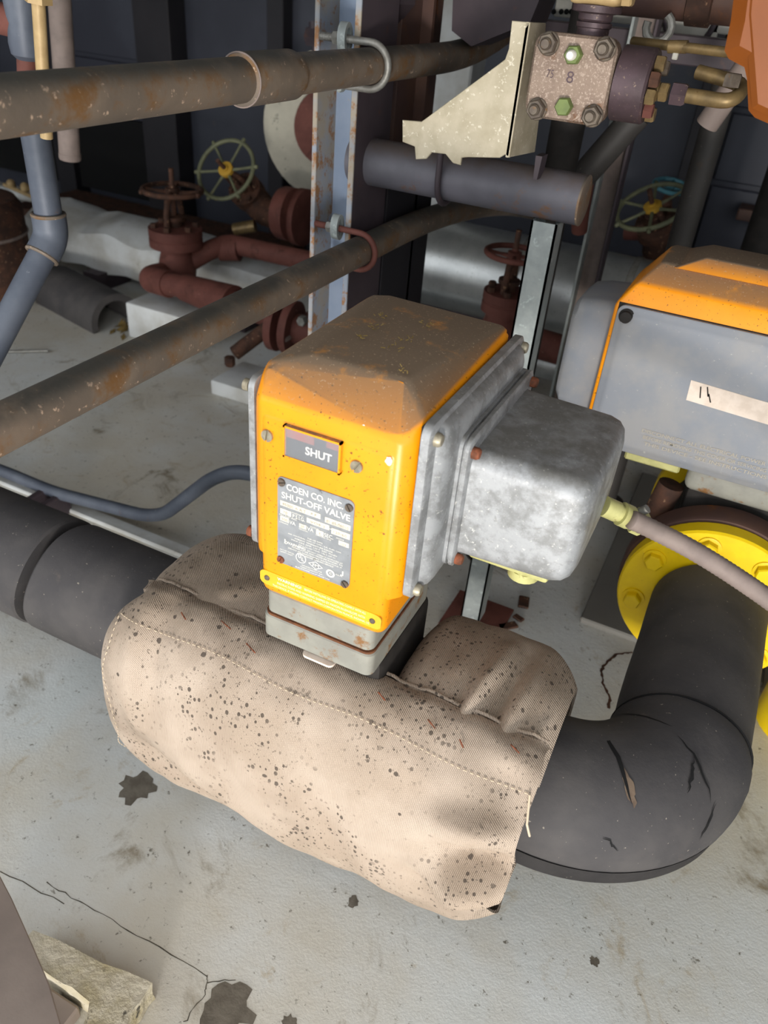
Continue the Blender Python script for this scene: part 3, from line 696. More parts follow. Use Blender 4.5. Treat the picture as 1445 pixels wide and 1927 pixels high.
# side covers
def cover(x0, x1, sg, y0, y1, z0, z1, name, parent, mt):
    """shallow cast lid on a face of constant x: flange rim then a domed panel"""
    cy, cz, a, b = (y0+y1)/2, (z0+z1)/2, (y1-y0)/2, (z1-z0)/2; d = x1-x0
    L = [rrect((x0, cy, cz), Y, Z, a, b, .012), rrect((x0+d*.40, cy, cz), Y, Z, a, b, .012), rrect((x0+d*.47, cy, cz), Y, Z, a-.002, b-.002, .011),
         rrect((x0+d*.50, cy, cz), Y, Z, a-.014, b-.004, .014), rrect((x0+d*.80, cy, cz), Y, Z, a-.018, b-.008, .014), rrect((x0+d*.97, cy, cz), Y, Z, a-.024, b-.014, .012), rrect((x0+d, cy, cz), Y, Z, a-.030, b-.020, .010)]
    return obj(name, loft(NB(), L), mt, parent)
rim = obj('cover_gasket', box(NB(), (-.2135, .562, .636), (-.2095, .815, .829), .002, 1), MT['iron'], ac)
cv = cover(-.2100, -.190, 1, .556, .822, .634, .832, 'side_cover', ac, MT['alu'])
for y_, z_, mt in ((.5675, .817, 'screw'), (.566, .645, 'screw'), (.815, .818, 'screw'), (.814, .648, 'rustbolt')):
    bm = lathe(NB(), [(.0066, 0), (.0066, .006), (.005, .0085), (.001, .009)], (-.2025, y_, z_), X, 18); obj('cover_screw', bm, MT[mt], cv)
cv2 = cover(-.386, -.403, -1, .560, .80, .626, .826, 'side_cover', ac, MT['alu'])
for y_, z_ in ((.566, .815), (.566, .640)):
    obj('cover_screw', lathe(NB(), [(.0062, 0), (.0062, .006), (.001, .009)], (-.394, y_, z_), -X, 16), MT['rustbolt' if z_ < .7 else 'screw'], cv2)
# junction box on the right-hand cover
JY, JZ = .706, .7225
jb = obj('junction_box_flange', loft(NB(), [rrect((x, JY, JZ+.004), Y, Z, a, b, .012) for x, a, b in ((-.1905, .1, .076), (-.1865, .1, .076), (-.1862, .097, .073), (-.1840, .097, .073), (-.1838, .1, .076), (-.1800, .1, .076), (-.1785, .098, .074))]), MT['alu'], ac)
L = []
for x, a, b, r in ((-.181, .0910, .0630, .016), (-.172, .0900, .0625, .018), (-.120, .0890, .0618, .019), (-.083, .0880, .0612, .020), (-.072, .0858, .0590, .021), (-.0655, .0810, .0542, .021), (-.0622, .073, .046, .021), (-.0614, .058, .033, .02)):
    L.append(rrect((x, JY, JZ), Y, Z, a, b, r, 7))
jbox = obj('junction_box', loft(NB(), L), MT['alu'], ac, label='pale mottled junction box on the right side', angle=50)
for y_, z_ in ((.6135, .788), (.616, .660), (.797, .789)):
    bm = lathe(NB(), [(.0060, 0), (.0060, .005), (.0046, .0075), (.001, .008)], (-.1785, y_, z_), X, 14); obj('cover_screw', bm, MT['rustbolt'], jb)
obj('bottom_fitting', box(NB(), (-.172, .635, .651), (-.085, .76, .662), .004), MT['connector'], ac, label='pale yellow fitting under the junction box')
bm = NB(); hexbolt(bm, (-.115, .66, .652), -Z, .030, .012); lathe(bm, [(.017, 0), (.017, .010), (.012, .014)], (-.115, .66, .645), -Z, 18); obj('drain_plug', bm, MT['connector'], ac)
# adapter plates under the housing
for z0, z1, e in ((.545, .578, 0.0), (.5105, .543, .003)):
    obj('adapter_plate', loft(NB(), [rrect((-.3045, .632, z), X, Y, .0675+e-k, .078+e-k, .010) for z, k in ((z0, .002), (z0+.002, 0), (z1-.002, 0), (z1, .002))]), MT['basepaint'], ac)
obj('plate_gasket', loft(NB(), [rrect((-.3045, .632, z), X, Y, .0690, .0795, .010) for z in (.5425, .5455)]), MT['gasket'], ac)
# dry grass crumbs on the lid
for k, (px, py) in enumerate(((700, 615), (712, 597), (742, 655), (768, 640), (800, 612), (762, 700), (835, 700), (620, 600), (850, 660), (672, 637))):
    random.seed(k+50); bm = NB(); c = at(px, py, z=.852)
    for j in range(9):
        a = c+V((random.uniform(-.008, .008), random.uniform(-.008, .008), .0008)); b = a+V((random.uniform(-.004, .004), random.uniform(-.004, .004), random.uniform(0, .0015)))
        tube(bm, [a, b], .0005, 4)
    if -.34 < c.x < -.245 and .6 < c.y < .8: obj('debris', bm, MT['leaf'], body, kind='stuff')

# flexible conduit from the junction box to the right edge
hp = [V((-.030, .742, .690))]+[at(px, py, y=.75) for px, py in ((1215, 990), (1300, 1032), (1380, 1082), (1450, 1130), (1530, 1190))]+[V((.23, .80, .60)), V((.27, .95, .59)), V((.27, 1.10, .62)), V((.245, 1.20, .64)), V((.2115, 1.24, .65))]
hs = thing('flexible_conduit', 'grey flexible conduit with pale yellow end fitting crossing in front of the yellow flange', 'conduit', (.02, .75, .64))
bm = NB(); sp_ = smooth_path(hp, .05, 6); tot = []
for a, b in zip(sp_, sp_[1:]):
    k = max(1, int((b-a).length/.0022))
    for j in range(k): tot.append(a.lerp(b, j/k))
obj('hose', tube(bm, tot, [.0102+.0006*(i % 2) for i in range(len(tot))], 18), MT['hose'], hs, angle=80)
bm = NB(); d = (hp[1]-hp[0]).normalized(); p = V((-.0612, .742, .696))
bm = lathe(NB(), [(.0115, 0), (.0115, .017), (.0095, .018), (.0095, .022), (.0135, .0225), (.0135, .034), (.0125, .036)], p, d, 24)
obj('end_fitting', bm, MT['connector'], hs)
obj('lock_nut', hexbolt(NB(), p+d*.040, d, .026, .014), MT['connector'], hs)
obj('clamp_screw', cyl(NB(), p+d*.045+V((0, 0, .012)), p+d*.045+V((.006, 0, .019)), .005, 12), MT['zinc'], hs)

# ================================================================== SECOND ACTUATOR (right edge)
a2 = thing('valve_actuator', 'orange topped actuator with plain grey cover and white sticker at the right edge', 'actuator', (.03, 1.27, .48))
y0 = 1.178
bm = NB()
hull(bm, [(-.163, y0, .772), (.205, y0, .772), (-.163, y0, .55), (.205, y0, .55), (-.163, 1.37, .55), (.205, 1.37, .55), (-.163, 1.37, .77), (.205, 1.37, .77),
          (-.142, y0+.012, .806), (.19, y0+.012, .806), (-.142, 1.36, .80), (.19, 1.36, .80), (-.118, 1.225, .833), (.16, 1.225, .833), (-.118, 1.34, .833), (.16, 1.34, .833)], .005, 3)
hull(bm, [(-.10, 1.215, .829), (.14, 1.215, .829), (-.06, 1.235, .848), (.12, 1.235, .848), (-.10, 1.34, .829), (.14, 1.34, .829), (-.06, 1.32, .848), (.12, 1.32, .848)], .003, 2)
b2 = obj('housing', bm, MT['orange'], a2)
cx, cz, aa, bb = .025, .659, .181, .116
L = [rrect((cx, y, cz), X, Z, aa-k, bb-k, .012) for y, k in ((y0+.002, 0), (y0-.006, 0), (y0-.0075, .002), (y0-.008, .006), (y0-.011, .010), (y0-.012, .016))]
c2 = obj('side_cover', loft(NB(), L), MT['greypaint'], a2, label='large flat grey cover')
obj('cover_gasket', box(NB(), (cx-aa-.001, y0-.0005, cz-bb-.001), (cx+aa+.001, y0+.003, cz+bb+.001)), MT['iron'], a2)
bm = lathe(NB(), [(.0115, .0), (.0115, .002), (.009, .004), (.0085, .009), (.001, .010)], (-.141, y0-.008, .760), -Y, 20); obj('cover_screw', bm, MT['iron'], c2)
bm = lathe(NB(), [(.0085, .0), (.0085, .006), (.001, .007)], (.14, y0-.008, .552), -Y, 16); obj('cover_screw', bm, MT['screw'], c2)
pts = [(-.026, y0-.0128, .690), (-.024, y0-.0128, .658), (.105, y0-.0128, .652), (.105, y0-.0128, .684)]
st = obj('sticker', prism(NB(), pts, (0, .0008, 0)), MT['sticker'], c2, label='worn white sticker with black scratches')
bm = NB()
for a, b in (((-.010, .684), (-.006, .667)), ((-.001, .686), (.004, .672)), ((.004, .676), (.010, .664))):
    tube(bm, [(a[0], y0-.0137, a[1]), (b[0], y0-.0137, b[1])], .0009, 5)
obj('scratch_marks', bm, MT['black'], st, kind='stuff')
bms = []
for i, s in enumerate(('DISCONNECT ALL ELECTRICAL POWER', 'BEFORE REMOVING THIS COVER OR SERVICING', 'THIS DEVICE - SEE INSTRUCTIONS')):
    bms.append(text_bm(s, (-.072+.004*i, y0-.0125, .588-.0105*i), X, Z, .185, .0062, bold=.005))
obj('cast_lettering', join(bms), MT['faint'], c2)
L = [rrect((x, 1.285, .662), Y, Z, a, b, .022) for x, a, b in ((-.160, .075, .098), (-.200, .073, .095), (-.222, .069, .090), (-.231, .060, .080), (-.233, .05, .07))]
obj('rear_housing', loft(NB(), L), MT['greypaint'], a2, label='rounded grey housing on the left end')
obj('adapter_plate', box(NB(), (.012, 1.186, .498), (.21, 1.36, .550), .014, 3), MT['basepaint'], a2)
obj('bracket_ear', box(NB(), (-.09, 1.20, .515), (0.0, 1.33, .531), .003, 1), MT['connector'], a2)

# ================================================================== COLUMN AND THE TWO LONG PIPES
PX, PRR, ZA, ZB = -0.600, 0.0243, 1.034, 0.760
co = thing('steel_column', 'blue-grey painted steel channel column carrying the two clamped pipes', 'column', (-.66, 1.25, 0))
obj('web', box(NB(), (-.697, 1.262, 0), (-.630, 1.270, 1.85)), MT['bluesteel'], co)
obj('flange', box(NB(), (-.704, 1.200, 0), (-.6955, 1.330, 1.85), .0012, 1), MT['rusty_edge'], co, label='rust-streaked left flange')
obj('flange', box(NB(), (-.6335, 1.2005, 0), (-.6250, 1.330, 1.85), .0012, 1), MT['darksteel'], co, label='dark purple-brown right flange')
obj('flange_edge', box(NB(), (-.6345, 1.199, 0), (-.6245, 1.203, 1.85), .0008, 1), MT['rusty_edge'], co)
bc = thing('steel_beam_column', 'dark brown wide steel column standing right behind the blue-grey column', 'column', (-.66, 1.46, 0))
obj('web', box(NB(), (-.70, 1.475, 0), (-.628, 1.485, 1.85)), MT['brownsteel'], bc)
obj('flange', box(NB(), (-.662, 1.395, 0.885), (-.649, 1.57, 1.85), .001, 1), MT['brownsteel'], bc)
obj('flange', box(NB(), (-.745, 1.345, 0), (-.700, 1.56, 1.85), .001, 1), MT['casing_dark'], bc)
obj('stub_web', box(NB(), (-.700, 1.345, 0), (-.628, 1.56, .885), .001, 1), MT['casing_dark'], bc)
obj('gusset', prism(NB(), [(-.60, 1.50, 1.075), (-.56, 1.50, 1.055), (-.46, 1.50, 1.10), (-.40, 1.50, 1.3), (-.62, 1.50, 1.3)], (0, .10, 0)), MT['darksteel'], bc)
obj('gusset', prism(NB(), [(-.70, 1.34, 1.10), (-.655, 1.34, 1.082), (-.63, 1.34, 1.11), (-.63, 1.34, 1.3), (-.70, 1.34, 1.3)], (0, .06, 0)), MT['darksteel'], bc)
pa = thing('steel_pipe', 'upper dusty black pipe with a socket coupling, clamped high on the blue-grey column', 'pipe', (PX, .8, ZA))
path = smooth_path([(PX, -.7, ZA), (PX, 1.62, ZA), (PX, 1.95, 1.105), (PX+.01, 2.18, 1.32), (PX+.02, 2.4, 1.7)], .16, 6)
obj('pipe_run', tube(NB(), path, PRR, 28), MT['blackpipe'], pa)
cyA = at(500, 150, x=PX).y; ca, cb_ = at(452, 150, x=PX).y-cyA, at(546, 145, x=PX).y-cyA
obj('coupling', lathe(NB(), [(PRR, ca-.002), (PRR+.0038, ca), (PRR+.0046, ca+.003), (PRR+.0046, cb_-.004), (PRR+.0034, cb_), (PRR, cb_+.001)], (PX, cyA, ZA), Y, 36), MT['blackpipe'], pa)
obj('weld_ring', torus(NB(), (PX, cyA+ca, ZA), Y, PRR+.0042, .0011, 40, 8), MT['hose'], pa, label='pale weld bead at the coupling edge')
pb = thing('steel_pipe', 'lower dusty black pipe sloping across to the blue-grey column behind the orange actuator', 'pipe', (PX, .8, ZB))
path = smooth_path([(PX, -.7, ZB), (PX, 1.5, ZB), (PX, 1.95, .705), (PX, 2.6, .55)], .2, 6)
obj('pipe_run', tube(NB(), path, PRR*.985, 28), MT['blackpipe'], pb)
def ubolt(z, yy, mt, label, r):
    t = thing('u_bolt', label, 'u-bolt', (-.62, yy, z-.035), 'u-bolts clamping the two long pipes')
    R0 = PRR+r+.001
    pts = [(-.686, yy, z+R0), (-.63, yy, z+R0), (PX-.004, yy, z+R0)]+[V((PX, yy, z))+V((math.sin(R(a))*R0, 0, math.cos(R(a))*R0)) for a in range(8, 180, 12)]+[(PX-.004, yy, z-R0), (-.63, yy, z-R0), (-.655, yy, z-R0)]
    obj('bent_rod', tube(NB(), pts, r, 14), MT[mt], t)
    bm = NB()
    for k in range(20): torus(bm, (-.685+k*.0026, yy, z+R0), X, r, .0007, 14, 5)
    obj('thread', bm, MT[mt], t)
    for s in (1, -1): obj('nut', hexbolt(NB(), (-.653, yy, z+s*R0), -X, .0165, .010), MT['zinc'], t)
    # oval loop clip between the nut and the flange edge
    pl = [V((-.6525, yy+.004+.0135*math.sin(R(a)), z+R0+.001+.021*math.cos(R(a)))) for a in range(0, 360, 20)]
    pin = [V((-.6525, yy+.004+.0075*math.sin(R(a)), z+R0+.001+.014*math.cos(R(a)))) for a in range(0, 360, 20)]
    bm = NB(); L = [[p+V((d, 0, 0)) for p in q] for q, d in ((pl, 0), (pl, .013), (pin, .013), (pin, 0))]
    rs = [[bm.verts.new(p) for p in q] for q in L]
    for k in range(4): bridge(bm, rs[k], rs[(k+1) % 4])
    obj('clip', bm, MT['galv'], t)
    obj('clip', box(NB(), (-.6525, yy-.008, z-R0-.010), (-.644, yy+.011, z-R0+.006), .003, 1), MT['galv'], t)
    return t
ubolt(ZA, 1.188, 'zinc', 'grey threaded u-bolt holding the upper pipe to the blue-grey column', .0053)
ubolt(ZB, 1.188, 'oxide', 'red-brown u-bolt holding the lower pipe to the blue-grey column', .0050)

# ================================================================== LEFT EDGE
lp = thing('angled_pipe', 'blue-grey pipe with an angled elbow at the left below the upper pipe', 'pipe', (-1.0, .91, .5))
e = V((-1.0, .905, .768)); dn = V((-.06, -.70, -.72)).normalized()
obj('pipe_run', cyl(NB(), (-1.0, .905, .975), e+V((0, 0, .02)), .0208, 24), MT['bluepipe'], lp)
obj('pipe_run', cyl(NB(), e+dn*.02, e+dn*.95, .0208, 24), MT['bluepipe'], lp)
obj('elbow_fitting', tube(NB(), smooth_path([e+V((0, 0, .034)), e, e+dn*.034], .03, 6), .0258, 24), MT['bluepipe'], lp)
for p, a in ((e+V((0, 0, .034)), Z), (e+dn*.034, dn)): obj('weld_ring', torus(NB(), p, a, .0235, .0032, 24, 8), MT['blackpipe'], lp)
q = thing('tie_rod', 'pale tan rod with a hex nut hanging at the top left corner', 'rod', (-.93, .93, 1.0))
a0, a1 = at(72, 0, y=.86), at(80, 130, y=.86); d = (a1-a0)
obj('rod', cyl(NB(), a0-d*.6, a1+d*1.1, .0085, 18), MT['cream'], q)
obj('nut', hexbolt(NB(), a0+d*.04, -d, .03, .03), MT['cream'], q)
q = thing('control_valve', 'blue painted valve casting at the top left corner behind the tan rod', 'valve', tuple(at(45, 100, y=.905)))
c = at(40, 0, y=.905); cb = at(52, 108, y=.905); ax = (c-cb).normalized()
obj('body', lathe(NB(), [(.014, -.003), (.021, .003), (.023, .016), (.021, .04), (.024, .07), (.026, .25)], cb, ax, 24), MT['bluepipe'], q)
obj('side_outlet', cyl(NB(), cb+ax*.04, cb+ax*.04+V((-.16, 0, .01)), .020, 20), MT['oxide'], q)
obj('neck', cyl(NB(), cb+ax*.004, V((-1.0, .905, .975)), .014, 16), MT['oxide'], q)
q = thing('drop_pipe', 'tan grey capped pipe hanging behind the tie rod on the left', 'pipe', tuple(at(130, 300, y=1.5)))
a0, a1 = at(112, 0, y=1.5), at(132, 300, y=1.5); d = a1-a0
obj('pipe_run', cyl(NB(), a0-d*.8, a1, .0245, 24), MT['hose'], q)
obj('end_cap', lathe(NB(), [(.0255, 0), (.0255, .012), (.018, .016)], a1-d.normalized()*.014, d, 24), MT['hose'], q)
# floor-level clutter on the left
q = thing('clad_duct', 'long box duct jacketed in dented white sheet behind the red-brown valves', 'duct', (-2.2, 2.5, 0.02))
za, zb = .30, .06
c0, c1 = V((-2.75, 2.48, 0)), V((-1.45, 2.48, 0))
bm = NB(); n = 30; rows = []
prof = [(-.13, .07), (-.135, .15), (-.12, .205), (-.06, .235), (.06, .25), (.13, .23), (.14, .07)]
for i in range(n+1):
    p = c0.lerp(c1, i/n); rows.append([bm.verts.new(p+V((0, a+.02*noise.noise(V((i*.3, k*1.1, 0))), b+.025*noise.noise(V((i*.25, k*.9, 5)))))) for k, (a, b) in enumerate(prof)])
for i in range(n):
    for k in range(len(prof)): bm.faces.new((rows[i][k], rows[i+1][k], rows[i+1][(k+1) % len(prof)], rows[i][(k+1) % len(prof)]))
bm.faces.new(rows[0]); bm.faces.new(rows[-1][::-1])
obj('jacket', bm, MT['white_lag'], q, angle=30)
for x in (-2.4, -1.7): obj('foot', box(NB(), (x, 2.3, 0), (x+.08, 2.5, .07)), MT['darksteel'], q)
p0, p1 = V((-2.40, 2.16, .075)), V((-2.02, 2.06, .075)); ax = (p1-p0)
bm = NB(); a, u, v = basis(ax); n = 30; R1, R2 = .10, .075
def half(c, r): return [bm.verts.new(c+u*(r*math.cos(R(-15+210*i/n)))+v*(r*math.sin(R(-15+210*i/n)))*(-1)) for i in range(n+1)]
o0, o1, i0, i1 = half(p0, R1), half(p1, R1), half(p0, R2), half(p1, R2)
zsh = -min(w_.co.z for w_ in bm.verts)
for L1, L2 in ((o0, o1), (o1, i1), (i1, i0), (i0, o0)):
    for i in range(n): bm.faces.new((L1[i], L1[i+1], L2[i+1], L2[i]))
for k in (0, n): bm.faces.new((o0[k], o1[k], i1[k], i0[k]))
for w_ in bm.verts: w_.co.z += zsh
obj('insulation_shell', bm, MT['foam'], label='loose black half shell of pipe insulation lying on the floor at left', cat='insulation')
bm = NB()
for k in range(14):
    random.seed(k+5); c = V((-1.985+random.uniform(-.05, .05), 2.06+random.uniform(-.06, .06), .004)); a = random.uniform(0, 3)
    e1, e2 = V((math.cos(a), math.sin(a), random.uniform(0, .5)))*.03, V((-math.sin(a), math.cos(a), .1))*.009
    bm.faces.new([bm.verts.new(x) for x in (c-e1, c-e2, c+e1, c+e2)])
obj('dry_leaves', bm, MT['leaf'], label='small heap of dry leaves by the end of the insulation shell', cat='leaves', kind='stuff')
obj('foam_block', box(NB(), (-1.93, 2.02, 0), (-1.66, 2.17, .13), .008), MT['white_lag'], label='small white block on the floor under the red-brown pipe', cat='block')
q = thing('round_tank', 'dark round drum at the left edge behind the blue-grey elbow', 'drum', (at(-55, 430, y=2.0).x, 2.0, 0))
dx_ = at(-55, 430, y=2.0).x
obj('shell', lathe(NB(), [(.17, 0), (.19, .02), (.19, .34), (.17, .37), (.05, .385)], (dx_, 2.0, 0), Z, 36), MT['rustydark'], q)
obj('strap', torus(NB(), (dx_, 2.0, .25), Z, .191, .006, 36, 6), MT['hose'], q)
q = thing('valve_manifold', 'cream fittings and lever on the ledge at the left edge', 'fitting', tuple(at(60, 375, y=2.5)))
c = at(55, 360, y=2.5)
obj('bar', cyl(NB(), c+V((-.5, .02, -.04)), c+V((.08, 0, -.02)), .022, 14), MT['white_lag'], q)
obj('lever', cyl(NB(), c+V((-.12, -.02, .01)), c+V((.06, -.03, -.012)), .008, 10), MT['cream'], q)
for dx in (-.09, -.01, .04): obj('knob', lathe(NB(), [(.01, 0), (.018, .01), (.018, .03), (.008, .04)], c+V((dx, -.01, -.005)), Z, 14), MT['cream'], q)
q = obj('ledge', box(NB(), (-3.3, 2.75, 0), (-1.9, 3.2, .09), .004, 1), MT['rustydark'], label='low rusty plinth in front of the dark casing wall at left', cat='plinth')

# conduit creeping along the floor strip and rising behind the orange actuator
cp = [at(px, py, y=1.09) for px, py in ((-120, 850), (0, 884), (100, 926))]+[V((-1.06, 1.09, .095)), V((-1.0, 1.09, .12)), V((-.86, 1.09, .266)), V((-.80, 1.09, .305)), V((-.62, 1.09, .33)), V((-.5, 1.09, .34)), V((-.42, 1.04, .42)), V((-.35, .93, .56)), V((-.32, .85, .66)), V((-.31, .806, .67))]
q = thing('bent_conduit', 'blue-grey conduit rising in an S-bend to the back of the orange actuator', 'conduit', (-1.0, 1.09, 0))
obj('tube', tube(NB(), smooth_path(cp, .05, 6), .0150, 20), MT['bluepipe'], q)
for px, py in ((75, 915), (103, 928)):
    c = at(px, py, y=1.075); obj('clamp', box(NB(), (c.x-.009, 1.03, 0.0), (c.x+.009, 1.11, .062), .003, 1), MT['darksteel'], q)
c = at(30, 660, z=0)
obj('loose_rod', cyl(NB(), at(15, 662, z=.006), at(90, 660, z=.006), .006, 10), MT['zinc'], label='short thin metal rod lying on the floor at the left', cat='rod')

# ================================================================== RED-BROWN VALVES
def handwheel(c, axis, R0, r, spokes, mt, parent, hubmt=None, lugs=0, ph=0):
    a, u, v = basis(axis); c = V(c)
    bm = torus(NB(), c, a, R0, r, 40, 10)
    for k in range(spokes):
        th = 2*math.pi*k/spokes+ph; d = u*math.cos(th)+v*math.sin(th)
        tube(bm, [c+d*R0*.12-a*r*.8, c+d*R0*.5-a*r*.5, c+d*R0*.98], [r*.9, r*.62, r*.7], 8)
    for k in range(lugs):
        th = 2*math.pi*k/lugs+ph; d = u*math.cos(th)+v*math.sin(th)
        tube(bm, [c+d*R0*.98, c+d*R0*1.10, c+d*(R0*1.16)], [r*.9, r*1.0, r*.75], 8)
    hw = obj('handwheel', bm, MT[mt], parent)
    obj('hub', lathe(NB(), [(R0*.10, -r*1.4), (R0*.25, -r*1.2), (R0*.25, r*.8), (R0*.12, r*1.0), (R0*.12, r*1.8)], c, a, 20), MT[hubmt or mt], hw)
    return hw
def gate_valve(name, label, base, axis, R0, h, mt, wheelmt, hubmt=None, spokes=5, lugs=0, ph=0, fr=.085, sc=1.0):
    """base = centre of the bonnet flange's underside; axis = stem direction; h = flange to wheel"""
    base = V(base); a, u, v = basis(axis)
    t = thing(name, label, 'valve', tuple(base-a*.12*sc))
    obj('bonnet_flange', lathe(NB(), [(fr*.6, -.005), (fr, 0), (fr, .026*sc), (fr*.96, .030*sc), (fr*.96, .034*sc), (fr, .036*sc), (fr, .062*sc), (fr*.5, .066*sc)], base, a, 36), MT[mt], t)
    for k in range(6):
        th = 2*math.pi*k/6+.3; d = u*math.cos(th)+v*math.sin(th); obj('nut', hexbolt(NB(), base+d*fr*.78+a*.062*sc, a, .022*sc, .016*sc), MT['rustydark'], t)
    bm = NB()
    for s in (1, -1):
        tube(bm, [base+u*s*.040*sc+a*.06*sc, base+u*s*.040*sc+a*(h*.6), base+u*s*.03*sc+a*(h*.82), base+u*s*.010*sc+a*(h*.9)], [.011*sc, .010*sc, .011*sc, .014*sc], 10)
    lathe(bm, [(.018*sc, h*.84), (.024*sc, h*.87), (.020*sc, h*.97)], base, a, 16)
    obj('yoke', bm, MT['rustydark' if mt == 'oxide' else mt], t)
    obj('stem', tube(NB(), [base+a*.05*sc, base+a*(h*.5), base+a*(h+.07*sc)], [.010*sc, .009*sc, .0085*sc], 12), MT['rustydark'], t)
    obj('gland', lathe(NB(), [(.024*sc, .062*sc), (.024*sc, .085*sc), (.034*sc, .088*sc), (.034*sc, .10*sc), (.014*sc, .104*sc)], base, a, 16), MT['rustydark'], t)
    handwheel(base+a*h, a, R0, .0085*sc, spokes, wheelmt, t, hubmt, lugs, ph)
    obj('body', lathe(NB(), [(.03*sc, -.135*sc), (.062*sc, -.115*sc), (.066*sc, -.06*sc), (.055*sc, -.02*sc), (.058*sc, .0)], base, a, 30), MT[mt], t)
    return t
b1 = at(332, 462, y=2.20)
v1 = gate_valve('gate_valve', 'red-brown gate valve with flat horizontal handwheel on the left', b1, (0, 0, 1), .098, .185, 'oxide', 'rustydark', None, 4, 3, .5, .092)
def pipe(name, pts, r, mt, parent, rad=.06): return obj(name, tube(NB(), smooth_path(pts, rad, 6), r, 20), MT[mt], parent)
bl_, fr_ = at(330, 515, y=2.20), at(283, 525, y=2.08)
pipe('inlet_elbow', [bl_, fr_+V((.01, .04, 0)), fr_, at(320, 535, y=2.06)], .046, 'oxide', v1, .05)
obj('inlet_pipe', cyl(NB(), at(300, 531, y=2.06), at(390, 548, y=2.04), .038, 22), MT['oxide'], v1)
obj('reducer', cyl(NB(), at(348, 541, y=2.05), at(440, 572, y=2.02), .045, 24, .060), MT['oxide'], v1)
obj('inlet_pipe', cyl(NB(), at(430, 568, y=2.02), at(700, 650, y=1.98), .040, 22), MT['oxide'], v1)
pipe('outlet_pipe', [b1+V((.03, .02, -.06)), at(395, 470, y=2.28), at(430, 458, y=2.34), at(620, 500, y=2.34)], .034, 'oxide', v1, .05)
obj('tee', cyl(NB(), at(415, 468, y=2.32), at(450, 468, y=2.34), .043, 22), MT['oxide'], v1)
ax2 = V((.02, -.78, .58)).normalized(); b2_ = at(425, 319, y=2.38)-ax2*.19
v2 = gate_valve('globe_valve', 'rusty valve with upright olive spoked handwheel and ochre hub', b2_, ax2, .106, .19, 'rustydark', 'olive', 'yellowhub', 6, 6, .25, .062, .85)
pipe('outlet_pipe', [b2_, at(500, 405, y=2.52), at(560, 395, y=2.55)], .050, 'rustydark', v2)
obj('flange', lathe(NB(), [(.04, 0), (.088, 0), (.092, .01), (.092, .05), (.04, .06)], at(530, 400, y=2.50), X, 30), MT['oxide'], v2)
obj('flange', lathe(NB(), [(.04, 0), (.10, 0), (.10, .03), (.04, .04)], at(562, 408, y=2.54), X, 30), MT['oxide'], v2)
pipe('drain', [at(480, 425, y=2.45), at(440, 432, y=2.42)], .022, 'brass', v2)
q = thing('insulation_ring', 'large off-white insulation disc on edge behind the blue-grey column', 'insulation', tuple(at(575, 395, y=2.6)))
c = at(628, 240, y=2.86)
obj('ring', lathe(NB(), [(.10, -.05), (.252, -.05), (.26, -.04), (.26, .05), (.10, .05)], c, V((.35, -.9, .1)), 48), MT['white_ring'], q)
obj('rusty_flange', lathe(NB(), [(.05, .10), (.135, .10), (.14, .07), (.14, .04), (.05, .04)], c, V((.35, -.9, .1)), 36), MT['oxide'], q)
obj('stud', cyl(NB(), at(590, 40, y=2.5), at(598, 110, y=2.5), .016, 12), MT['darksteel'], q)
obj('stud_nut', hexbolt(NB(), at(580, 68, y=2.5), X, .05, .05), MT['darksteel'], q)
# bolted flange pair low behind the column
q = thing('flanged_joint', 'red-brown bolted flange pair low on the floor behind the lower pipe', 'flange', tuple(at(540, 640, y=1.85)))
c = at(515, 608, y=1.85); dd = V((1, .12, -.03)).normalized()
for k in (0, .045): obj('flange_disc', lathe(NB(), [(.03, 0), (.075, 0), (.078, .004), (.078, .024), (.03, .03)], c+dd*k, dd, 32), MT['oxide'], q)
obj('pipe_run', cyl(NB(), c+dd*.06, c+dd*.5, .044, 22), MT['oxide'], q)
obj('drain_leg', cyl(NB(), c+V((-.02, 0, -.02)), c+V((-.10, -.06, -.10)), .022, 16), MT['rustydark'], q)
obj('bolt', hexbolt(NB(), at(572, 602, y=1.80), -Y, .026, .02), MT['zinc'], q)
obj('bolt', hexbolt(NB(), at(540, 632, y=1.82), -Y, .03, .03), MT['hose'], q)
obj('bolt', hexbolt(NB(), at(432, 672, y=1.88), -Z, .03, .03), MT['rustydark'], q)
obj('floor_pad', box(NB(), (-1.42, 1.82, 0), (-1.05, 2.0, .05), .006), MT['white_lag'], label='white pad on the floor under the red-brown flange pair', cat='pad')

# ================================================================== MIDDLE: POST, STUB, BRACKET, DRIVE UNIT
q = thing('strut_post', 'galvanised strut post on a rusty base plate behind the grey junction box', 'post', (-.31, 1.27, 0))
bm = NB()
for lo_, hi_ in (((-.3305, 1.250, .006), (-.2885, 1.2535, .848)), ((-.3305, 1.250, .006), (-.327, 1.291, .848)), ((-.292, 1.250, .006), (-.2885, 1.291, .848)), ((-.327, 1.2875, .006), (-.318, 1.291, .848)), ((-.301, 1.2875, .006), (-.292, 1.291, .848))): box(bm, lo_, hi_)
obj('channel', bm, MT['galv'], q)
obj('base_plate', box(NB(), (-.365, 1.205, 0), (-.235, 1.335, .006), .001, 1), MT['oxide'], q)
SZ = .886
q = thing('stub_pipe', 'short capped blue-grey pipe stub lying across the top of the strut post', 'pipe', (-.4, 1.27, SZ-.037))
obj('pipe_run', cyl(NB(), (-.66, 1.27, SZ), (-.262, 1.27, SZ), .037, 36), MT['stub'], q)
obj('end_cap', lathe(NB(), [(.0375, 0), (.0375, .003), (.034, .004), (.030, .0045), (.001, .005)], (-.262, 1.27, SZ), X, 36), MT['blackpipe'], q)
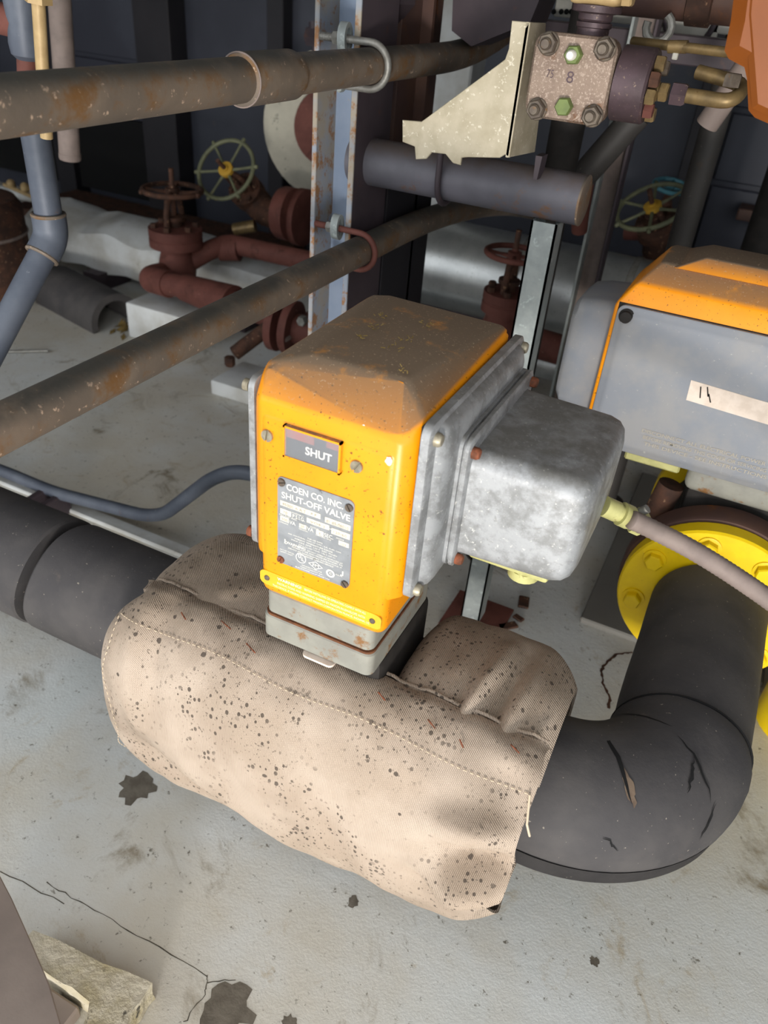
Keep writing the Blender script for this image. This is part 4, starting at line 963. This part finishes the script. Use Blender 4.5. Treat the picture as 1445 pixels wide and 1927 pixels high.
obj('weld_tab', prism(NB(), [(-.335, 1.225, .945), (-.325, 1.225, .945), (-.327, 1.225, .912), (-.333, 1.225, .912)], (0, .03, 0)), MT['darksteel'], q)
t = thing('u_bolt', 'dark u-bolt round the blue-grey pipe stub under the bracket plate', 'u-bolt', (-.49, 1.27, SZ-.04))
obj('bent_rod', tube(NB(), [(-.487, 1.228, .96)]+[(-.487, 1.27-.0425*math.cos(R(a)), SZ-.0425*math.sin(R(a))) for a in range(0, 181, 15)]+[(-.487, 1.312, .96)], .005, 12), MT['darksteel'], t)
q = thing('bracket_plate', 'torch-cut pale triangular bracket plate with folded edge beside the bolted pump head', 'bracket', (-.40, 1.13, .95))
yb = 1.127
outl = [(963, 39), (998, 42), (958, 297), (950, 291), (940, 297), (880, 296), (868, 297), (866, 311), (852, 307), (838, 290), (812, 287), (802, 299), (782, 300), (780, 276), (757, 267), (757, 226), (793, 229), (950, 112), (957, 92)]
obj('plate', prism(NB(), [at(px, py, y=yb) for px, py in outl], (0, .005, 0), .0008), MT['plate'], q)
xa = at(998, 42, y=yb).x; 
obj('folded_flange', prism(NB(), [(xa-.001, yb, .953), (xa-.001, yb+.13, .944), (xa-.001, yb+.12, 1.0), (xa-.001, yb+.075, 1.111), (xa-.001, yb, 1.1125)], (-.005, 0, 0), .0008), MT['plate'], q)
# pump head: block, four studs, two green plugs, round end casting, brass line
pz0, pz1, px0, px1, py0 = 1.010, 1.1065, -.3275, -.2215, 1.098
q = thing('pump_head', 'speckled bronze square pump head with four hex nuts and two green plugs', 'pump', (-.27, 1.13, 1.0))
cx, cz = (px0+px1)/2, (pz0+pz1)/2
obj('block', loft(NB(), [rrect((cx, y, cz), X, Z, .052-k, .0478-k, .016) for y, k in ((py0, .003), (py0+.003, 0), (py0+.026, 0), (py0+.029, .004), (py0+.06, .006), (py0+.075, .008))]), MT['pumpblock'], q)
for px, py, mt in ((1033, 82, 'dullbolt'), (1139, 92, 'dullbolt'), (1011, 205, 'dullbolt'), (1115, 218, 'dullbolt')):
    c = at(px, py, y=py0); c.y = py0
    bm = NB(); lathe(bm, [(.0135, 0), (.0135, .001), (.0125, .002)], c, -Y, 20); obj('washer', bm, MT[mt], q)
    nn = obj('nut', hexbolt(NB(), c-V((0, .001, 0)), -Y, .0215, .011, .3), MT[mt], q)
    obj('stud', lathe(NB(), [(.007, 0), (.007, .016), (.005, .0185)], c, -Y, 16), MT['dullbolt'], nn)
for px, py, top in ((1081, 103, True), (1063, 200, False)):
    c = at(px, py, y=py0); c.y = py0
    nn = obj('green_plug', hexbolt(NB(), c, -Y, .0195, .012, .1), MT['greenbolt'], q)
    if top: obj('plug_pin', lathe(NB(), [(.0058, 0), (.0058, .020), (.004, .023)], c, -Y, 14), MT['ink'], nn)
obj('cast_mark', text_bm('8', (cx-.004, py0, cz-.004), X, Z, .009, .013), MT['pumpdark'], q)
obj('cast_mark', text_bm('75', (cx-.03, py0, cz-.001), X, Z, .009, .009), MT['pumpdark'], q)
obj('end_casting', lathe(NB(), [(.030, 0), (.0425, .002), (.0425, .040), (.040, .043), (.02, .044)], (px1-.001, py0+.040, cz), X, 40), MT['pumpdark'], q)
for k, (a, mt) in enumerate(((60, 'brass'), (20, 'rustydark'), (-50, 'oxide'), (-100, 'brass'), (140, 'dullbolt'), (-15, 'brass'))):
    c = V((px1+.043, py0+.040-.031*math.cos(R(a)), cz+.031*math.sin(R(a)))); obj('end_bolt', hexbolt(NB(), c, X, .0165, .011), MT[mt], q)
g = thing('brass_line', 'tarnished brass fitting and bent tube leaving the right end of the pump head', 'pipe', (-.15, 1.13, 1.03))
c = V((px1+.043, py0+.032, cz-.003))
obj('gland', lathe(NB(), [(.011, 0), (.011, .010), (.008, .011), (.008, .016)], c, X, 18), MT['brass'], g)
obj('hex_fitting', hexbolt(NB(), c+V((.012, 0, 0)), X, .020, .010), MT['brass'], g)
obj('hex_nut', hexbolt(NB(), c+V((.026, 0, 0)), X, .0235, .018), MT['pumpdark'], g)
tp = at(1380, 188, y=1.11)
obj('bent_tube', tube(NB(), smooth_path([c+V((.04, 0, 0)), tp+V((0, 0, -.003)), tp+V((.006, .04, .014)), tp+V((-.055, .06, .02))], .02, 5), .0085, 16), MT['brass'], g)
obj('bolt', hexbolt(NB(), tp+V((-.008, .01, .012)), Z, .018, .014), MT['dullbolt'], g)
g = thing('valve_operator', 'cream cast operator above the pump head at the top edge', 'operator', (-.28, 1.14, 1.12))
c = at(1115, 60, y=1.14)
obj('stem', lathe(NB(), [(.020, -.01), (.020, .004), (.022, .005), (.022, .010), (.019, .011), (.021, .013), (.021, .019), (.030, .021), (.030, .028), (.02, .03)], c, Z, 28), MT['pumpdark'], g)
bm = box(NB(), (c.x-.032, c.y-.03, c.z+.028), (c.x+.032, c.y+.03, c.z+.14), .008, 3); obj('casing', bm, MT['cream'], g)
obj('lug', hexbolt(NB(), (c.x+.032, c.y-.01, c.z+.045), X, .03, .012), MT['cream'], g)
g = thing('junction_cap', 'glossy orange-brown plastic cap hanging into the top right corner', 'cap', (.0, .95, 1.05))
ol = [at(px, py, y=.93) for px, py in ((1392, -120), (1372, 40), (1360, 96), (1368, 112), (1398, 128), (1403, 150), (1406, 210), (1418, 224), (1450, 238), (1600, 250), (1600, -120))]
obj('shell', prism(NB(), ol, (0, .13, 0), .014), MT['orangecap'], g)
obj('rib', prism(NB(), [at(px, py, y=.928) for px, py in ((1412, -120), (1400, 30), (1414, 205), (1460, 226), (1600, 240), (1600, -120))], (0, .02, 0), .006), MT['orangecap'], g)
g = thing('instrument_line', 'thin brass tube with a small clip running to the orange-brown cap', 'pipe', tuple(at(1280, 100, y=1.2)))
obj('tube', cyl(NB(), at(1190, 78, y=1.2), at(1400, 102, y=1.14), .0058, 14), MT['brass'], g)
c = at(1276, 88, y=1.175); obj('coupling', cyl(NB(), c-V((.011, 0, .001)), c+V((.011, -.003, .001)), .0075, 14), MT['brass'], g)
obj('clip', box(NB(), c+V((-.004, -.005, -.014)), c+V((.003, .003, -.006)), .001, 1), MT['white'], g)
g = thing('rusty_pipe', 'rust-brown pipe crossing the top right edge above the brass tube', 'pipe', (-.2, 1.42, 1.12))
obj('pipe_run', cyl(NB(), (-.32, 1.42, 1.158), (.5, 1.42, 1.158), .034, 28), MT['brownsteel'], g)
obj('collar', lathe(NB(), [(.034, 0), (.039, .002), (.039, .035), (.034, .037)], (-.20, 1.42, 1.158), X, 28), MT['rustydark'], g)
obj('hook', tube(NB(), arc((-.228, 1.38, 1.115), X, Z, .018, -200, 60, 10), .006, 10), MT['zinc'], g)
g = thing('instrument_board', 'pale slotted instrument panel behind the pump head at the top edge', 'panel', (-.3, 1.9, .98))
c = at(1045, 18, y=1.85); obj('panel_sheet', box(NB(), (-.52, 1.85, c.z-.012), (-.15, 1.87, 1.5), .002, 1), MT['white'], g)
bm = NB()
for px in (1030, 1042, 1056, 1066, 1075):
    p = at(px, 22, y=1.849); lathe(bm, [(.005, 0), (.005, .001), (.001, .0015)], p, -Y, 12)
obj('slot', bm, MT['black'], g)
c = at(1300, 35, y=1.85); obj('panel_sheet', box(NB(), (at(1235, 40, y=1.85).x, 1.85, at(1300, 80, y=1.85).z), (at(1356, 40, y=1.85).x, 1.87, 1.5), .002, 1), MT['white'], g)
obj('dial_ring', torus(NB(), c+V((.0, -.004, .0)), Y, .046, .005, 36, 8), MT['darksteel'], g)
obj('dial_face', lathe(NB(), [(.040, 0), (.040, .003), (.01, .004)], c-V((0, .001, 0)), -Y, 30), MT['white'], g)
obj('dial_hand', box(NB(), c+V((.005, -.008, -.002)), c+V((.04, -.005, .002)), 0, 1, None), MT['black'], g)
# channel strut, round poles and the beam behind
q = thing('channel_strut', 'tall dark steel channel leaning up behind the second orange actuator', 'post', (-.31, 1.72, 0))
x0_, x1_ = at(1113, 380, y=1.7).x, at(1160, 380, y=1.7).x
obj('back', box(NB(), (x0_, 1.735, 0), (x1_, 1.740, 1.85)), MT['hose'], q)
obj('flange', box(NB(), (x0_, 1.70, 0), (x0_+.006, 1.74, 1.85), .001, 1), MT['galv'], q)
obj('flange', box(NB(), (x1_-.006, 1.70, 0), (x1_, 1.74, 1.85), .001, 1), MT['darksteel'], q)
c = at(1345, 230, y=1.9)
obj('pole', lathe(NB(), [(.05, 0), (.05, .008), (.0265, .009), (.0265, 1.845)], (c.x, 1.9, 0), Z, 30), MT['darkpipe'], label='round dark grey steel pole standing behind the second orange actuator', cat='pole')
c = at(1425, 400, y=2.3)
obj('pole', lathe(NB(), [(.07, 0), (.07, .008), (.042, .009), (.042, 1.845)], (c.x+.03, 2.3, 0), Z, 30), MT['iron'], label='thick black steel pole at the right edge further back', cat='pole')
c = at(1060, 280, y=1.5)
obj('standpipe', lathe(NB(), [(.05, 0), (.05, .006), (.030, .007), (.030, 1.845)], (c.x, 1.5, 0), Z, 28), MT['iron'], label='dark vertical pipe rising right behind the pump head', cat='pipe')
q = thing('diagonal_pipe', 'dull brown pipe slanting down behind the pump head to the channel strut', 'pipe', tuple(at(1110, 330, y=1.62)))
obj('pipe_run', cyl(NB(), at(1085, 345, y=1.62), at(1200, 215, y=1.64), .026, 22), MT['darkpipe'], q)
obj('lower_run', tube(NB(), [at(1095, 330, y=1.62), at(1092, 400, y=1.67), at(1090, 435, y=1.686)], [.026, .018, .016], 18), MT['oxide'], q)
q = thing('slanting_pole', 'grey round brace slanting up from the brass tube to the top right', 'brace', tuple(at(1360, 200, y=1.4)))
obj('tube', cyl(NB(), at(1330, 235, y=1.42), at(1440, 75, y=1.40), .018, 20), MT['hose'], q)
q = thing('cross_beam', 'dark horizontal steel beam behind the pump head near the top edge', 'beam', tuple(at(1110, 70, y=1.75)))
obj('beam', box(NB(), (-.60, 1.76, 1.05), (.5, 1.82, 1.098), .002, 1), MT['darksteel'], q)
# clad duct and valves in the middle background
q = thing('clad_pipe', 'large shiny aluminium-clad pipe behind the first orange actuator', 'pipe', (-.75, 2.3, .2))
cz_ = .40; 
obj('cladding', cyl(NB(), (-1.2, 2.35, cz_), (-.12, 2.35, cz_), .135, 48), MT['bright_alu'], q)
for x in (-.62, -.30): obj('band', lathe(NB(), [(.135, 0), (.1375, .001), (.1375, .019), (.135, .02)], (x, 2.35, cz_), X, 48), MT['zinc'], q)
q = thing('small_clad_pipe', 'smaller dull metal pipe running below the shiny clad pipe', 'pipe', (-.75, 2.2, .15))
obj('cladding', cyl(NB(), (-1.15, 2.20, .225), (-.10, 2.20, .225), .048, 30), MT['bright_alu'], q)
b3 = at(948, 585, y=1.95)
v3 = gate_valve('gate_valve', 'red-brown gate valve with horizontal handwheel between the shiny pipe and strut post', b3, (.02, 0, 1), .072, .15, 'oxide', 'oxide', None, 4, 0, .3, .062, .85)
pipe('pipe_run', [b3+V((0, 0, -.06)), b3+V((.5, .05, -.1))], .04, 'oxide', v3)
pipe('riser', [b3+V((0, 0, -.08)), b3+V((0, 0, -.36))], .03, 'oxide', v3)
b4 = at(1238, 440, y=2.62)
v4 = gate_valve('globe_valve', 'dark valve with tilted olive handwheel and yellow hub beside the right pole', b4, V((-.30, -.42, .80)), .105, .10, 'rustydark', 'olive', 'yellowhub', 6, 6, .2, .06, .85)
obj('outlet', cyl(NB(), b4, b4+V((-.10, .02, -.02)), .022, 16), MT['oxide'], v4)
pipe('pipe_run', [b4+V((.05, 0, -.03)), b4+V((.16, -.03, -.08)), b4+V((.18, -.03, -.50))], .032, 'oxide', v4)
pipe('pipe_run', [b4+V((.16, 0, -.05)), b4+V((.9, 0, -.08))], .03, 'rustydark', v4)
c = at(1262, 350, y=2.9)
q = thing('small_valve', 'small valve with a teal handwheel behind the olive wheel on the right', 'valve', tuple(c-V((0, 0, .1))))
handwheel(c, V((.1, -.2, 1)), .055, .007, 4, 'teal', q)
obj('body', lathe(NB(), [(.03, .2-c.z), (.03, -.15), (.04, -.10), (.022, -.06), (.012, -.03), (.012, .0)], c, Z, 18), MT['rustydark'], q)
q = thing('pale_duct', 'pale upright duct seen in the gap between the brown column and the bracket plate', 'duct', (at(820, 300, y=2.45).x, 2.5, 0))
xl, xr = at(795, 250, y=2.45).x, at(862, 250, y=2.45).x
obj('duct_body', box(NB(), (xl, 2.50, .56), (xr, 2.62, 1.845), .006, 1), MT['white_lag'], q)
obj('duct_collar', box(NB(), (xl-.01, 2.49, .50), (xr+.01, 2.63, .56), .004, 1), MT['white_lag'], q)
# ledges behind on the right
obj('wall_rail', box(NB(), (-.10, 3.17, .52), (.5, 3.28, .56), .003, 1), MT['brownsteel'], label='brown horizontal rail on the dark wall at far right', cat='rail')
q = obj('equipment_plinth', box(NB(), (-1.2, 2.75, 0), (1.2, 3.2, .2), .006, 1), MT['darksteel'], label='low grey plinth along the dark back wall at right', cat='plinth')
obj('equipment_plinth', box(NB(), (-.095, 1.375, 0), (.29, 2.1, .016), .003, 1), MT['roof'], label='flat concrete pad under the yellow flange', cat='plinth')
# chips on the floor behind the strut post
for k, (px, py, a, b) in enumerate(((955, 1180, .022, .010), (985, 1135, .02, .012), (975, 1165, .012, .008))):
    c = at(px, py, z=0); bm = box(NB(), (-a, -b, 0), (a, b, .006), .002, 1, None); bmesh.ops.rotate(bm, cent=(0, 0, 0), matrix=Matrix.Rotation(.8+k, 3, 'Z'), verts=bm.verts[:]); bmesh.ops.translate(bm, vec=(c.x, c.y, 0), verts=bm.verts[:])
    obj('rust_flake', bm, MT['rustydark'], label=('long rust flake nearest the canvas blanket', 'dark rust flake beneath the grey junction box', 'small rust flake between two larger ones')[k], cat='flake', group='rust flakes on the floor')

# ================================================================== BOTTOM LEFT: kerb and brown steel leg
bm = NB(); K = [at(62, 1748, z=.045), at(285, 1852, z=.045), at(255, 1895, z=.045), at(215, 1975, z=.045), at(150, 1960, z=.045), at(168, 1885, z=.045), at(85, 1828, z=.045), at(30, 1790, z=.045)]
prism(bm, [V((p.x, p.y, 0)) for p in K], (0, 0, .045))
bmesh.ops.subdivide_edges(bm, edges=bm.edges[:], cuts=4, use_grid_fill=True)
for v_ in bm.verts:
    v_.co += V((noise.noise(v_.co*60), noise.noise(v_.co*60+V((9, 0, 0))), noise.noise(v_.co*50+V((0, 7, 0)))))*.0035
    v_.co.z = max(v_.co.z, 0)
obj('concrete_kerb', bm, MT['kerb'], label='chipped concrete kerb stub on the floor in the bottom left corner', cat='kerb')
q = thing('leaning_plate', 'brown painted steel plate leaning in at the bottom left corner', 'plate', (-.56, .25, 0))
pl = [at(px, py, z=.30) for px, py in ((-140, 1540), (0, 1648), (22, 1690), (60, 1775), (92, 1850), (118, 1940), (-200, 1990))]
obj('plate', prism(NB(), pl, (0, 0, -.012), .001), MT['browndark'], q)
p = pl[0].lerp(pl[-1], .5)+V((.01, 0, 0)); 
obj('support', box(NB(), (p.x-.03, p.y-.03, 0), (p.x+.03, p.y+.03, .289), .002, 1), MT['browndark'], q)
obj('steel_shoe', box(NB(), at(120, 1895, z=0)+V((-.025, -.028, 0)), at(120, 1895, z=0)+V((.028, .004, .024)), .003, 1), MT['browndark'], label='small rusty steel block beside the concrete kerb', cat='block')
